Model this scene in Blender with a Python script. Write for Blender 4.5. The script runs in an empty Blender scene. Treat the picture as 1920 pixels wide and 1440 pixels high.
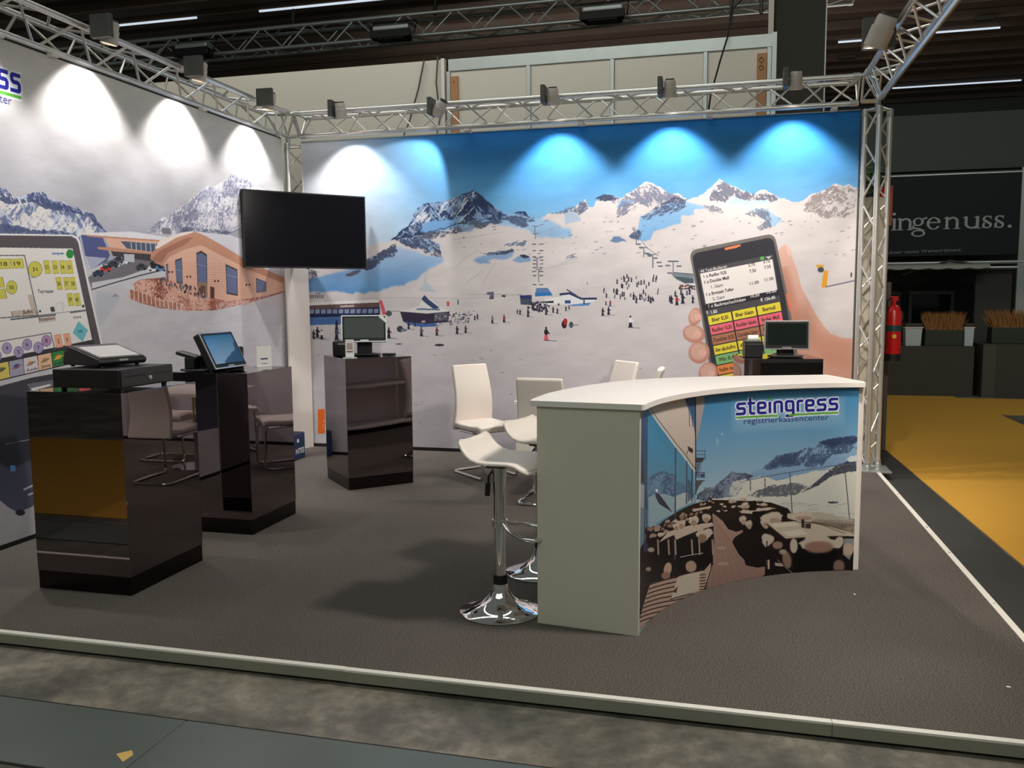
import bpy, bmesh, math, random
import numpy as np
from mathutils import Vector, Matrix
random.seed(7)
S = bpy.context.scene
COL = S.collection
PI = math.pi

# ------------------------------------------------------------------ camera
FPX, YAW, PITCH, ROLL = 1578.335, 0.2475004, 0.1001988, -0.0072130
CAM = np.array([4.486425, -8.277013, 1.58])
_cy, _sy, _cp, _sp = math.cos(YAW), math.sin(YAW), math.cos(PITCH), math.sin(PITCH)
FW = np.array([-_sy*_cp, _cy*_cp, -_sp]); _r0 = np.array([_cy, _sy, 0.0]); _u0 = np.cross(_r0, FW)
RT = math.cos(ROLL)*_r0 + math.sin(ROLL)*_u0
UP = -math.sin(ROLL)*_r0 + math.cos(ROLL)*_u0
cd = bpy.data.cameras.new('camera'); cam = bpy.data.objects.new('camera', cd); COL.objects.link(cam)
cd.sensor_fit = 'HORIZONTAL'; cd.sensor_width = 36.0; cd.lens = FPX*36.0/1920.0
cd.clip_start = 0.05; cd.clip_end = 200
M = Matrix(((RT[0], UP[0], -FW[0], CAM[0]), (RT[1], UP[1], -FW[1], CAM[1]), (RT[2], UP[2], -FW[2], CAM[2]), (0, 0, 0, 1)))
cam.matrix_world = M
S.camera = cam

# ------------------------------------------------------------------ world, hall light, exposure
w = bpy.data.worlds.new('hall_ambient'); S.world = w; w.use_nodes = True
w.node_tree.nodes['Background'].inputs[0].default_value = (0.72, 0.76, 0.70, 1)
w.node_tree.nodes['Background'].inputs[1].default_value = 0.14

def area(name, loc, target, size, power, color, sy=None):
    l = bpy.data.lights.new(name, 'AREA'); l.energy = power; l.color = color; l.size = size
    if sy: l.shape = 'RECTANGLE'; l.size_y = sy
    o = bpy.data.objects.new(name, l); COL.objects.link(o); o.location = loc
    o.rotation_euler = (Vector(target)-Vector(loc)).to_track_quat('-Z', 'Y').to_euler()
    return o
def spot(name, loc, target, deg, power, color, blend=0.6, radius=0.04, parent=None):
    l = bpy.data.lights.new(name, 'SPOT'); l.energy = power; l.color = color
    l.spot_size = math.radians(deg); l.spot_blend = blend; l.shadow_soft_size = radius
    o = bpy.data.objects.new(name, l); COL.objects.link(o); o.location = loc
    o.rotation_euler = (Vector(target)-Vector(loc)).to_track_quat('-Z', 'Y').to_euler()
    if parent: o.parent = parent; o.matrix_parent_inverse = parent.matrix_world.inverted()
    return o
WARM = (1.0, 0.91, 0.83); COOLG = (0.90, 1.0, 0.90)
area('hall_light', (3.5, -10.5, 6.4), (3.2, -5.0, 0), 9.0, 150, COOLG, 3.0)
area('hall_light', (9.5, 4.0, 6.2), (8.8, 6.0, 0), 3.0, 70, COOLG, 3.0)
area('hall_light', (1.0, -1.2, 6.3), (1.0, 1.0, 3.6), 8.0, 100, (1.0, 0.98, 0.92), 0.6)
area('ceiling_fill', (3.0, 5.6, 4.9), (3.5, 8.5, 6.6), 9.0, 48, (1.0, 0.93, 0.85), 0.6)  # added fill aimed up to brighten the ceiling, no fitting there
spot('aisle_flood', (6.6, -9.0, 6.0), (8.6, -0.9, 0), 46, 950, (1.0, 0.84, 0.66), 0.12, 0.10)
S.view_settings.view_transform = 'Standard'; S.view_settings.look = 'None'
S.view_settings.gamma = 1.0; S.view_settings.use_curve_mapping = False
S.view_settings.exposure = 0.0
S.cycles.use_denoising = True
S.cycles.max_bounces = 8; S.cycles.sample_clamp_indirect = 6.0

# ------------------------------------------------------------------ materials
def lin(c):
    return tuple(((v/255.0+0.055)/1.055)**2.4 if v/255.0 > 0.04045 else v/255.0/12.92 for v in c)
def mat(name, rgb, rough=0.5, metal=0.0, spec=0.5, var=0.0, vscale=8.0, bump=0.0, bscale=60.0, emit=None, estr=0.0, coat=0.0):
    m = bpy.data.materials.new(name); m.use_nodes = True
    nt = m.node_tree; b = nt.nodes['Principled BSDF']
    c = lin(rgb)
    b.inputs['Base Color'].default_value = (*c, 1); b.inputs['Roughness'].default_value = rough
    b.inputs['Metallic'].default_value = metal; b.inputs['Specular IOR Level'].default_value = spec
    if coat: b.inputs['Coat Weight'].default_value = coat
    tc = nt.nodes.new('ShaderNodeTexCoord')
    if var or True:
        n = nt.nodes.new('ShaderNodeTexNoise'); n.inputs['Scale'].default_value = vscale; n.inputs['Detail'].default_value = 6
        nt.links.new(tc.outputs['Object'], n.inputs['Vector'])
        r = nt.nodes.new('ShaderNodeMix'); r.data_type = 'RGBA'
        v = var or 0.03
        r.inputs[6].default_value = (*[max(0, x*(1-v)) for x in c], 1); r.inputs[7].default_value = (*[min(1, x*(1+v)) for x in c], 1)
        nt.links.new(n.outputs['Fac'], r.inputs[0]); nt.links.new(r.outputs[2], b.inputs['Base Color'])
    if bump:
        n2 = nt.nodes.new('ShaderNodeTexNoise'); n2.inputs['Scale'].default_value = bscale; n2.inputs['Detail'].default_value = 3
        nt.links.new(tc.outputs['Object'], n2.inputs['Vector'])
        bp = nt.nodes.new('ShaderNodeBump'); bp.inputs['Strength'].default_value = bump; bp.inputs['Distance'].default_value = 0.01
        nt.links.new(n2.outputs['Fac'], bp.inputs['Height']); nt.links.new(bp.outputs['Normal'], b.inputs['Normal'])
    if emit:
        b.inputs['Emission Color'].default_value = (*lin(emit), 1); b.inputs['Emission Strength'].default_value = estr
    return m
ALU = mat('truss_aluminium', (228, 226, 222), 0.32, 0.75, var=0.08, vscale=20)
ALUD = mat('dull_aluminium', (192, 198, 196), 0.42, 0.75, var=0.1)
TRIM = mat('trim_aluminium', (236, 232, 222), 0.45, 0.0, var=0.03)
TRIM_SHADE = mat('trim_aluminium_shaded', (150, 148, 132), 0.5, 0.2, var=0.05)  # darker copy of the trim, shade of the front face put into the colour
TRIMD = mat('shadow_gap', (22, 22, 20), 0.8)
CHROME = mat('chrome', (235, 235, 235), 0.05, 1.0)
GLOSS = mat('smoked_gloss_acrylic', (128, 118, 119), 0.015, 1.0, var=0.01)
PLINTH = mat('dark_gloss_plinth', (60, 54, 55), 0.03, 1.0, var=0.01)
BLACK = mat('black_plastic', (22, 22, 24), 0.42, bump=0.15, bscale=300)
BLACKM = mat('matt_black', (14, 14, 15), 0.6)
DGREY = mat('dark_grey_plastic', (52, 51, 54), 0.45)
SCREEN = mat('dark_glass_screen', (24, 32, 30), 0.06, spec=0.35)
TVSCR = mat('television_glass', (14, 12, 20), 0.12, spec=0.45)
SILVER = mat('silver_plastic', (205, 205, 205), 0.25, 0.6)
WHITE = mat('white_laminate', (240, 234, 228), 0.4, var=0.01)
WHITEP = mat('white_panel', (228, 220, 212), 0.6, var=0.02)
GREENW = mat('pale_laminate', (212, 206, 190), 0.55, var=0.02)
LEATH = mat('white_leatherette', (238, 228, 218), 0.42, bump=0.2, bscale=180, var=0.02)
PAPER = mat('paper', (245, 244, 240), 0.7)
LAMPG = mat('grey_lamp_housing', (196, 188, 180), 0.5, bump=0.1)
GEAR = mat('dark_gear_box', (74, 74, 72), 0.5)
LENS = mat('lamp_glass', (255, 250, 240), 0.2, emit=(255, 244, 225), estr=12)
HALLW = mat('hall_wall_dark', (78, 84, 80), 0.85, var=0.08, vscale=1.5)
HALLP = mat('hall_pillar_dark', (66, 66, 62), 0.85, var=0.05, vscale=2)
CEIL = mat('hall_ceiling_brown', (84, 70, 62), 0.8, var=0.2, vscale=2)
BEAM = mat('ceiling_slat_brown', (112, 96, 86), 0.7, var=0.15, vscale=2)
STRIP = mat('lit_strip', (220, 230, 240), 0.5, emit=(215, 230, 245), estr=0.8)
PART = mat('beige_partition', (212, 207, 194), 0.8, var=0.04, vscale=2)
WOODP = mat('bare_timber', (176, 128, 88), 0.7, var=0.2, vscale=9)
YEL = mat('yellow_carpet', (206, 154, 52), 0.92, var=0.07, vscale=40, bump=0.3, bscale=200)
DARKC = mat('dark_floor_strip', (52, 52, 50), 0.7, var=0.25, vscale=3, bump=0.1)
RED = mat('red_paint', (190, 22, 26), 0.3)
BLUEC = mat('dark_blue_crate', (26, 48, 92), 0.45)

def nodes(m): return m.node_tree, m.node_tree.nodes['Principled BSDF']
def carpet_mat():
    m = bpy.data.materials.new('charcoal_carpet'); m.use_nodes = True; nt, b = nodes(m)
    tc = nt.nodes.new('ShaderNodeTexCoord')
    n = nt.nodes.new('ShaderNodeTexNoise'); n.inputs['Scale'].default_value = 150; n.inputs['Detail'].default_value = 3; n.inputs['Roughness'].default_value = 0.8
    n3 = nt.nodes.new('ShaderNodeTexNoise'); n3.inputs['Scale'].default_value = 1.1; n3.inputs['Detail'].default_value = 4
    mp = nt.nodes.new('ShaderNodeMapping'); mp.inputs['Scale'].default_value = (1, 2.2, 1)
    nt.links.new(tc.outputs['Object'], mp.inputs[0]); nt.links.new(mp.outputs[0], n.inputs['Vector']); nt.links.new(tc.outputs['Object'], n3.inputs['Vector'])
    r = nt.nodes.new('ShaderNodeValToRGB'); e = r.color_ramp.elements
    e[0].position = 0.38; e[0].color = (*lin((54, 51, 49)), 1); e[1].position = 0.64; e[1].color = (*lin((140, 133, 126)), 1)
    x = e.new(0.5); x.color = (*lin((86, 80, 75)), 1)
    nt.links.new(n.outputs['Fac'], r.inputs[0])
    mx = nt.nodes.new('ShaderNodeMix'); mx.data_type = 'RGBA'; mx.blend_type = 'MULTIPLY'; mx.inputs[0].default_value = 0.35
    r2 = nt.nodes.new('ShaderNodeMapRange'); r2.inputs[1].default_value = 0.35; r2.inputs[2].default_value = 0.65; r2.inputs[3].default_value = 0.75; r2.inputs[4].default_value = 1.1
    nt.links.new(n3.outputs['Fac'], r2.inputs[0]); nt.links.new(r.outputs[0], mx.inputs[6]); nt.links.new(r2.outputs[0], mx.inputs[7])
    nt.links.new(mx.outputs[2], b.inputs['Base Color']); b.inputs['Roughness'].default_value = 0.95; b.inputs['Specular IOR Level'].default_value = 0.15
    bp = nt.nodes.new('ShaderNodeBump'); bp.inputs['Strength'].default_value = 0.12; bp.inputs['Distance'].default_value = 0.004
    nt.links.new(n.outputs['Fac'], bp.inputs['Height']); nt.links.new(bp.outputs['Normal'], b.inputs['Normal'])
    return m
def concrete_mat():
    m = bpy.data.materials.new('worn_concrete'); m.use_nodes = True; nt, b = nodes(m)
    tc = nt.nodes.new('ShaderNodeTexCoord')
    n = nt.nodes.new('ShaderNodeTexNoise'); n.inputs['Scale'].default_value = 1.6; n.inputs['Detail'].default_value = 10; n.inputs['Roughness'].default_value = 0.6
    n2 = nt.nodes.new('ShaderNodeTexNoise'); n2.inputs['Scale'].default_value = 13; n2.inputs['Detail'].default_value = 8; n2.inputs['Roughness'].default_value = 0.7; n2.inputs['Distortion'].default_value = 0.2
    nt.links.new(tc.outputs['Object'], n.inputs['Vector']); nt.links.new(tc.outputs['Object'], n2.inputs['Vector'])
    r = nt.nodes.new('ShaderNodeValToRGB'); e = r.color_ramp.elements
    e[0].position = 0.38; e[0].color = (*lin((68, 68, 62)), 1); e[1].position = 0.66; e[1].color = (*lin((126, 119, 108)), 1)
    x = e.new(0.5); x.color = (*lin((92, 88, 80)), 1)
    nt.links.new(n.outputs['Fac'], r.inputs[0])
    r2 = nt.nodes.new('ShaderNodeValToRGB'); e = r2.color_ramp.elements
    e[0].position = 0.42; e[0].color = (0.5, 0.5, 0.5, 1); e[1].position = 0.68; e[1].color = (1.0, 1.0, 0.97, 1)
    nt.links.new(n2.outputs['Fac'], r2.inputs[0])
    mx = nt.nodes.new('ShaderNodeMix'); mx.data_type = 'RGBA'; mx.blend_type = 'OVERLAY'; mx.inputs[0].default_value = 0.75
    nt.links.new(r.outputs[0], mx.inputs[6]); nt.links.new(r2.outputs[0], mx.inputs[7]); nt.links.new(mx.outputs[2], b.inputs['Base Color'])
    rr = nt.nodes.new('ShaderNodeMapRange'); rr.inputs[3].default_value = 0.28; rr.inputs[4].default_value = 0.6
    nt.links.new(n2.outputs['Fac'], rr.inputs[0]); nt.links.new(rr.outputs[0], b.inputs['Roughness'])
    bp = nt.nodes.new('ShaderNodeBump'); bp.inputs['Strength'].default_value = 0.04; bp.inputs['Distance'].default_value = 0.01
    nt.links.new(n2.outputs['Fac'], bp.inputs['Height']); nt.links.new(bp.outputs['Normal'], b.inputs['Normal'])
    return m
CARPET = carpet_mat(); CONC = concrete_mat()
PLATE = mat('green_grey_floor_plate', (96, 104, 100), 0.32, var=0.16, vscale=2.5, bump=0.04, bscale=30)

# ------------------------------------------------------------------ object helpers
def tag(o, label=None, cat=None, group=None, kind=None):
    if label: o['label'] = label
    if cat: o['category'] = cat
    if group: o['group'] = group
    if kind: o['kind'] = kind
    return o
def empty(name, loc, label=None, cat=None, group=None, rz=0.0):
    o = bpy.data.objects.new(name, None); COL.objects.link(o); o.location = loc; o.rotation_euler = (0, 0, rz)
    o.empty_display_size = 0.05
    return tag(o, label, cat, group)
class MB:
    def __init__(s): s.b = bmesh.new()
    def box(s, x0, x1, y0, y1, z0, z1):
        v = [s.b.verts.new((x, y, z)) for x in (x0, x1) for y in (y0, y1) for z in (z0, z1)]
        for f in ((0, 1, 3, 2), (4, 6, 7, 5), (0, 4, 5, 1), (2, 3, 7, 6), (0, 2, 6, 4), (1, 5, 7, 3)):
            s.b.faces.new([v[i] for i in f])
        return s
    def obox(s, c, ax, ay, az):   # oriented box: centre and three half vectors
        c, ax, ay, az = map(Vector, (c, ax, ay, az))
        v = [s.b.verts.new(c+i*ax+j*ay+k*az) for i in (-1, 1) for j in (-1, 1) for k in (-1, 1)]
        for f in ((0, 1, 3, 2), (4, 6, 7, 5), (0, 4, 5, 1), (2, 3, 7, 6), (0, 2, 6, 4), (1, 5, 7, 3)):
            s.b.faces.new([v[i] for i in f])
        return s
    def tube(s, pts, r, n=8, closed=False, flat=None):
        pts = [Vector(p) for p in pts]; N = len(pts); rings = []; ref = None
        for i, p in enumerate(pts):
            if closed: t = (pts[(i+1) % N]-pts[i-1])
            else: t = (pts[min(i+1, N-1)]-pts[max(i-1, 0)])
            t.normalize()
            if ref is None:
                ref = Vector((0, 0, 1)) if abs(t.z) < 0.9 else Vector((1, 0, 0))
            a = (ref-t*ref.dot(t)).normalized(); b_ = t.cross(a); ref = a
            rr = r[i] if isinstance(r, (list, tuple)) else r
            rings.append([s.b.verts.new(p+(a*math.cos(2*PI*k/n)*rr*(flat or 1)+b_*math.sin(2*PI*k/n)*rr)) for k in range(n)])
        for i in range(N if closed else N-1):
            A, B = rings[i], rings[(i+1) % N]
            for k in range(n): s.b.faces.new((A[k], A[(k+1) % n], B[(k+1) % n], B[k]))
        if not closed:
            s.b.faces.new(rings[0][::-1]); s.b.faces.new(rings[-1])
        return s
    def lathe(s, prof, n=32, c=(0, 0, 0), ax=None):
        c = Vector(c); R = Vector((0, 0, 1)).rotation_difference(Vector(ax)).to_matrix() if ax else Matrix.Identity(3)
        rings = []
        for (r, z) in prof:
            if r < 1e-5: rings.append([s.b.verts.new(c+R @ Vector((0, 0, z)))])
            else: rings.append([s.b.verts.new(c+R @ Vector((r*math.cos(2*PI*k/n), r*math.sin(2*PI*k/n), z))) for k in range(n)])
        for A, B in zip(rings, rings[1:]):
            for k in range(n):
                k2 = (k+1) % n
                if len(A) == 1 and len(B) == 1: continue
                if len(A) == 1: s.b.faces.new((A[0], B[k2], B[k]))
                elif len(B) == 1: s.b.faces.new((A[k], A[k2], B[0]))
                else: s.b.faces.new((A[k], A[k2], B[k2], B[k]))
        return s
    def prism(s, poly, z0, z1):
        a = [s.b.verts.new((x, y, z0)) for x, y in poly]; c = [s.b.verts.new((x, y, z1)) for x, y in poly]; n = len(poly)
        s.b.faces.new(a[::-1]); s.b.faces.new(c)
        for i in range(n): s.b.faces.new((a[i], a[(i+1) % n], c[(i+1) % n], c[i]))
        return s
    def grid(s, P):   # P[i][j] points
        V = [[s.b.verts.new(p) for p in row] for row in P]
        for i in range(len(V)-1):
            for j in range(len(V[0])-1): s.b.faces.new((V[i][j], V[i+1][j], V[i+1][j+1], V[i][j+1]))
        return s
    def build(s, name, m, parent=None, bevel=0, smooth=False, solid=0, sub=0, segs=2):
        bmesh.ops.recalc_face_normals(s.b, faces=s.b.faces)
        me = bpy.data.meshes.new(name); s.b.to_mesh(me); s.b.free(); me.materials.append(m)
        if smooth:
            for p in me.polygons: p.use_smooth = True
        o = bpy.data.objects.new(name, me); COL.objects.link(o)
        if parent: o.parent = parent
        if solid: md = o.modifiers.new('solid', 'SOLIDIFY'); md.thickness = solid; md.offset = 0
        if bevel: md = o.modifiers.new('bevel', 'BEVEL'); md.width = bevel; md.segments = segs; md.limit_method = 'ANGLE'
        if sub: md = o.modifiers.new('sub', 'SUBSURF'); md.levels = sub; md.render_levels = sub
        if smooth and not sub:
            try: me.set_sharp_from_angle(angle=math.radians(40))
            except Exception: pass
        return o
def copy_tree(o, parent=None):
    c = o.copy(); COL.objects.link(c)
    if parent: c.parent = parent
    for ch in list(o.children): copy_tree(ch, c)
    return c
def quad(name, pts, m, parent=None, uv=True):
    me = bpy.data.meshes.new(name); me.from_pydata([tuple(p) for p in pts], [], [(0, 1, 2, 3)]); me.materials.append(m)
    if uv:
        l = me.uv_layers.new(name='uv')
        for i, c in enumerate(((0, 0), (1, 0), (1, 1), (0, 1))): l.data[i].uv = c
    o = bpy.data.objects.new(name, me); COL.objects.link(o)
    if parent: o.parent = parent
    return o

# ------------------------------------------------------------------ printed graphics: drawn in code, then laid flat on their boards
def ray(px, py):
    px = np.asarray(px, float); py = np.asarray(py, float)
    return FW[None]+RT[None]*((px.ravel()-960)/FPX)[:, None]-UP[None]*((py.ravel()-720)/FPX)[:, None]
def on_plane(px, py, axis, val):
    d = ray(px, py); t = (val-CAM[axis])/d[:, axis]; return CAM[None]+t[:, None]*d
_tab = np.random.RandomState(3).rand(256, 256)
def vnoise(x, y, seed=0):
    xi = np.floor(x).astype(int); yi = np.floor(y).astype(int); fx = x-xi; fy = y-yi
    fx = fx*fx*(3-2*fx); fy = fy*fy*(3-2*fy); a = seed*37; b = seed*91
    g = lambda i, j: _tab[(xi+i+a) & 255, (yi+j+b) & 255]
    return (g(0, 0)*(1-fx)+g(1, 0)*fx)*(1-fy)+(g(0, 1)*(1-fx)+g(1, 1)*fx)*fy
def fbm(x, y, seed=0, o=4):
    v = 0; amp = 0.5; t = 0
    for k in range(o):
        v = v+amp*vnoise(x*2**k, y*2**k, seed+k); t += amp; amp *= 0.55
    return v/t
class Canvas:
    def __init__(s, W, H, base, mapping):
        s.W, s.H = W, H; s.a = np.zeros((H, W, 3)); s.a[:] = np.array(base)/255.0; s.map = mapping
    def _mask(s, pts, mapped=False):
        p = np.array(pts, float)
        if not mapped: p = s.map(p[:, 0], p[:, 1])
        x0, y0 = np.floor(p.min(0)).astype(int); x1, y1 = np.ceil(p.max(0)).astype(int)
        x0, y0 = max(x0, 0), max(y0, 0); x1, y1 = min(x1+1, s.W), min(y1+1, s.H)
        if x1 <= x0 or y1 <= y0: return None
        X, Y = np.meshgrid(np.arange(x0, x1)+0.5, np.arange(y0, y1)+0.5)
        m = np.zeros(X.shape, bool); n = len(p)
        for i in range(n):
            ax, ay = p[i]; bx, by = p[(i+1) % n]
            if ay == by: continue
            c = ((ay > Y) != (by > Y)) & (X < (bx-ax)*(Y-ay)/(by-ay)+ax); m ^= c
        return x0, y0, x1, y1, X, Y, m.astype(float)
    def poly(s, pts, col, a=1.0, rock=None, soft=0, grad=None, mapped=False):
        r = s._mask(pts, mapped)
        if r is None: return
        x0, y0, x1, y1, X, Y, m = r
        if soft:
            k = int(soft)
            for ax in (0, 1):
                for _ in range(2):
                    pm = np.pad(m, [(k, k) if i == ax else (0, 0) for i in (0, 1)], mode='constant')
                    c = np.cumsum(np.insert(pm, 0, 0, axis=ax), axis=ax)
                    m = (np.take(c, range(2*k+1, c.shape[ax]), axis=ax)-np.take(c, range(0, c.shape[ax]-2*k-1), axis=ax))/(2*k+1)
        if rock:
            sx, sy, ang, thr, sf, seed = rock; ca, sa = math.cos(ang), math.sin(ang)
            u = (X*ca+Y*sa)/sx; v = (-X*sa+Y*ca)/sy
            n = fbm(u, v, seed, 5); n2 = 1-np.abs(2*fbm(u*1.7+9, v*1.7, seed+5, 3)-1)
            k = 7; ms = m
            for ax in (0, 1):
                for _ in range(2):
                    pm = np.pad(ms, [(k, k) if i == ax else (0, 0) for i in (0, 1)], mode='constant')
                    c = np.cumsum(np.insert(pm, 0, 0, axis=ax), axis=ax)
                    ms = (np.take(c, range(2*k+1, c.shape[ax]), axis=ax)-np.take(c, range(0, c.shape[ax]-2*k-1), axis=ax))/(2*k+1)
            n3 = fbm(X/70, Y/50, seed+60, 3)
            m = m*np.clip((0.6*n+0.4*n2-thr-0.26*(1-ms)+0.5*(n3-0.5))/sf, 0, 1)*(0.72+0.28*fbm(X/5, Y/5, seed+80, 2))
        m = (m*a)[..., None]; c = np.array(col)/255.0
        if grad is not None:   # second colour reached at the bottom (or along a direction) of the bounding box
            c2, d = grad; t = ((Y-y0)/max(1, y1-y0) if d == 'y' else (X-x0)/max(1, x1-x0))[..., None]
            c = c*(1-t)+np.array(c2)/255.0*t
        s.a[y0:y1, x0:x1] = s.a[y0:y1, x0:x1]*(1-m)+c*m
    def line(s, pts, w, col, a=1.0):
        for (ax, ay), (bx, by) in zip(pts, pts[1:]):
            dx, dy = bx-ax, by-ay; L = math.hypot(dx, dy) or 1; nx, ny = -dy/L*w/2, dx/L*w/2; ex, ey = dx/L*w*0.25, dy/L*w*0.25
            s.poly([(ax+nx-ex, ay+ny-ey), (bx+nx+ex, by+ny+ey), (bx-nx+ex, by-ny+ey), (ax-nx-ex, ay-ny-ey)], col, a)
    def ell(s, cx, cy, rx, ry, col, a=1.0, soft=0, rot=0, rough=0, **k):
        if rough:
            rr = random.Random(int(cx*7+cy*13)); ph = rr.random()*6
            s.poly([(cx+(1+rough*rr.uniform(-1, 1)+rough*math.sin(3*t+ph))*(rx*math.cos(t)*math.cos(rot)-ry*math.sin(t)*math.sin(rot)), cy+(1+rough*rr.uniform(-1, 1)+rough*math.sin(3*t+ph))*(rx*math.cos(t)*math.sin(rot)+ry*math.sin(t)*math.cos(rot))) for t in np.linspace(0, 2*PI, 28)[:-1]], col, a, soft=soft, **k)
            return
        s.poly([(cx+rx*math.cos(t)*math.cos(rot)-ry*math.sin(t)*math.sin(rot), cy+rx*math.cos(t)*math.sin(rot)+ry*math.sin(t)*math.cos(rot)) for t in np.linspace(0, 2*PI, 28)[:-1]], col, a, soft=soft, **k)
    def rrect(s, O, X, Y, r, col, a=1.0, rr=0.0):
        # parallelogram from corner O with edge vectors X and Y; r = corner radius as a fraction of the edges
        pts = []
        for cx, cy, a0 in ((1-r, 1-r*rr if rr else 1-r, 0), (r, 1-r, 90), (r, r, 180), (1-r, r, 270)):
            for t in range(0, 91, 18):
                u = cx+r*math.cos(math.radians(a0+t)); v = cy+r*math.sin(math.radians(a0+t))
                pts.append((O[0]+X[0]*u+Y[0]*v, O[1]+X[1]*u+Y[1]*v))
        s.poly(pts, col, a)
    def text(s, txt, O, X, Yup, col, bold=0.0, a=1.0, fit=True):
        if not txt.strip(): return
        # baseline from O along vector X (whole width); Yup = vector of one cap height
        V, F, wd, cap = glyphs(txt, bold)
        for f in F:
            s.poly([(O[0]+X[0]*V[i][0]/wd+Yup[0]*V[i][1]/cap, O[1]+X[1]*V[i][0]/wd+Yup[1]*V[i][1]/cap) for i in f], col, a)
    def warp(s, amp, sc, seed, y1=1.0):
        n = int(s.H*y1); Y, X = np.meshgrid(np.arange(n), np.arange(s.W), indexing='ij')
        dx = (fbm(X/sc, Y/sc, seed, 3)-.5)*2*amp; dy = (fbm(X/sc+50, Y/sc, seed+3, 3)-.5)*2*amp
        s.a[:n] = s.a[np.clip((Y+dy).round().astype(int), 0, s.H-1), np.clip((X+dx).round().astype(int), 0, s.W-1)]
    def relief(s, amt, sc, seed):
        Y, X = np.meshgrid(np.arange(s.H), np.arange(s.W), indexing='ij')
        s.a *= (1+amt*(fbm((X+.4*Y)/sc, Y/(sc*.4), seed, 4)-.5))[..., None]
    def image(s, name):
        im = bpy.data.images.new(name, s.W, s.H, alpha=False)
        px = np.ones((s.H, s.W, 4), np.float32); px[..., :3] = np.clip(s.a[::-1], 0, 1)
        im.pixels.foreach_set(px.ravel()); im.update(); im.pack()
        return im
_gl = {}
def glyphs(txt, bold=0.0):
    k = (txt, bold)
    if k in _gl: return _gl[k]
    c = bpy.data.curves.new('lettering', 'FONT'); c.body = txt; c.offset = bold; c.resolution_u = 3
    o = bpy.data.objects.new('lettering', c); COL.objects.link(o)
    dg = bpy.context.evaluated_depsgraph_get(); e = o.evaluated_get(dg); me = e.to_mesh(); me.calc_loop_triangles()
    V = [(v.co.x, v.co.y) for v in me.vertices]; F = [tuple(t.vertices) for t in me.loop_triangles]
    e.to_mesh_clear(); bpy.data.objects.remove(o); bpy.data.curves.remove(c)
    x0 = min(v[0] for v in V); V = [(v[0]-x0, v[1]) for v in V]; wd = max(v[0] for v in V)
    _gl[k] = (V, F, wd, 0.70); return _gl[k]
def print_mat(name, im, rough=0.55, spec=0.3):
    m = bpy.data.materials.new(name); m.use_nodes = True; nt, b = nodes(m)
    t = nt.nodes.new('ShaderNodeTexImage'); t.image = im; t.interpolation = 'Linear'; t.extension = 'EXTEND'
    nt.links.new(t.outputs[0], b.inputs['Base Color']); b.inputs['Roughness'].default_value = rough; b.inputs['Specular IOR Level'].default_value = spec
    return m
#LOGO
# rounded block letters on a 1-high x-height; each letter is a list of strokes
LET = {
 's': (0.9, [[(.9, 1), (.12, 1), (.12, .53), (.82, .53), (.82, 0), (0, 0)]]),
 't': (0.6, [[(.2, 1.45), (.2, 0), (.62, 0)], [(0, 1), (.62, 1)]]),
 'e': (0.9, [[(.88, 0), (.12, 0), (.12, 1), (.82, 1), (.82, .5), (.2, .5)]]),
 'i': (0.2, [[(.1, 1), (.1, 0)]]),
 'n': (0.85, [[(.1, 0), (.1, 1), (.8, 1), (.8, 0)]]),
 'g': (0.9, [[(.82, .1), (.12, .1), (.12, 1), (.82, 1), (.82, -.42), (.1, -.42)]]),
 'r': (0.55, [[(.1, 0), (.1, 1), (.58, 1)]]),
}
def logo(cv, O, X, Yup, sub=True, first=0):
    """O = left end of the baseline, X = whole width vector, Yup = x-height vector"""
    word = 'steingress'; gap = 0.30; tot = sum(LET[c][0] for c in word)+gap*(len(word)-1)
    pt = lambda u, v: (O[0]+X[0]*u/tot+Yup[0]*v, O[1]+X[1]*u/tot+Yup[1]*v)
    h = math.hypot(*Yup); blue = (38, 40, 140)
    for pas in (0, 1):
        u = 0.0
        for i, c in enumerate(word):
            wd, st = LET[c]
            for s_ in st:
                Q = [s_[0]]
                for q0, q1, q2 in zip(s_, s_[1:], s_[2:]):
                    v0 = np.array(q0)-q1; v2 = np.array(q2)-q1; A_ = q1+v0/np.linalg.norm(v0)*.2; B_ = q1+v2/np.linalg.norm(v2)*.2
                    Q += [tuple((1-t)**2*A_+2*t*(1-t)*np.array(q1)+t*t*B_) for t in (0, .25, .5, .75, 1)]
                Q.append(s_[-1]); P = [pt(u+a, b) for a, b in Q]
                if pas == 0: cv.line(P, h*0.50, (225, 232, 245))
                else: cv.line(P, h*0.265, blue)
            if c == 'i' and pas: cv.line([pt(u+.1, 1.34), pt(u+.1, 1.56)], h*0.26, (90, 170, 60))
            u += wd+gap
        if pas == 0:
            for a, b in ((0.0, 4.15), (5.35, tot)):
                cv.line([pt(a, -.36), pt(b, -.36)], h*0.40, (225, 232, 245))
        else:
            for a, b in ((0.0, 4.15), (5.35, tot)):
                cv.line([pt(a, -.36), pt(b, -.36)], h*0.19, (96, 172, 62))
    if sub:
        a = pt(tot*.07, -1.0); b = pt(tot*.91, -1.0)
        cv.text('registrierkassencenter', a, (b[0]-a[0], b[1]-a[1]), (Yup[0]*.55, Yup[1]*.55), (50, 56, 120), bold=0.004)
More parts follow.
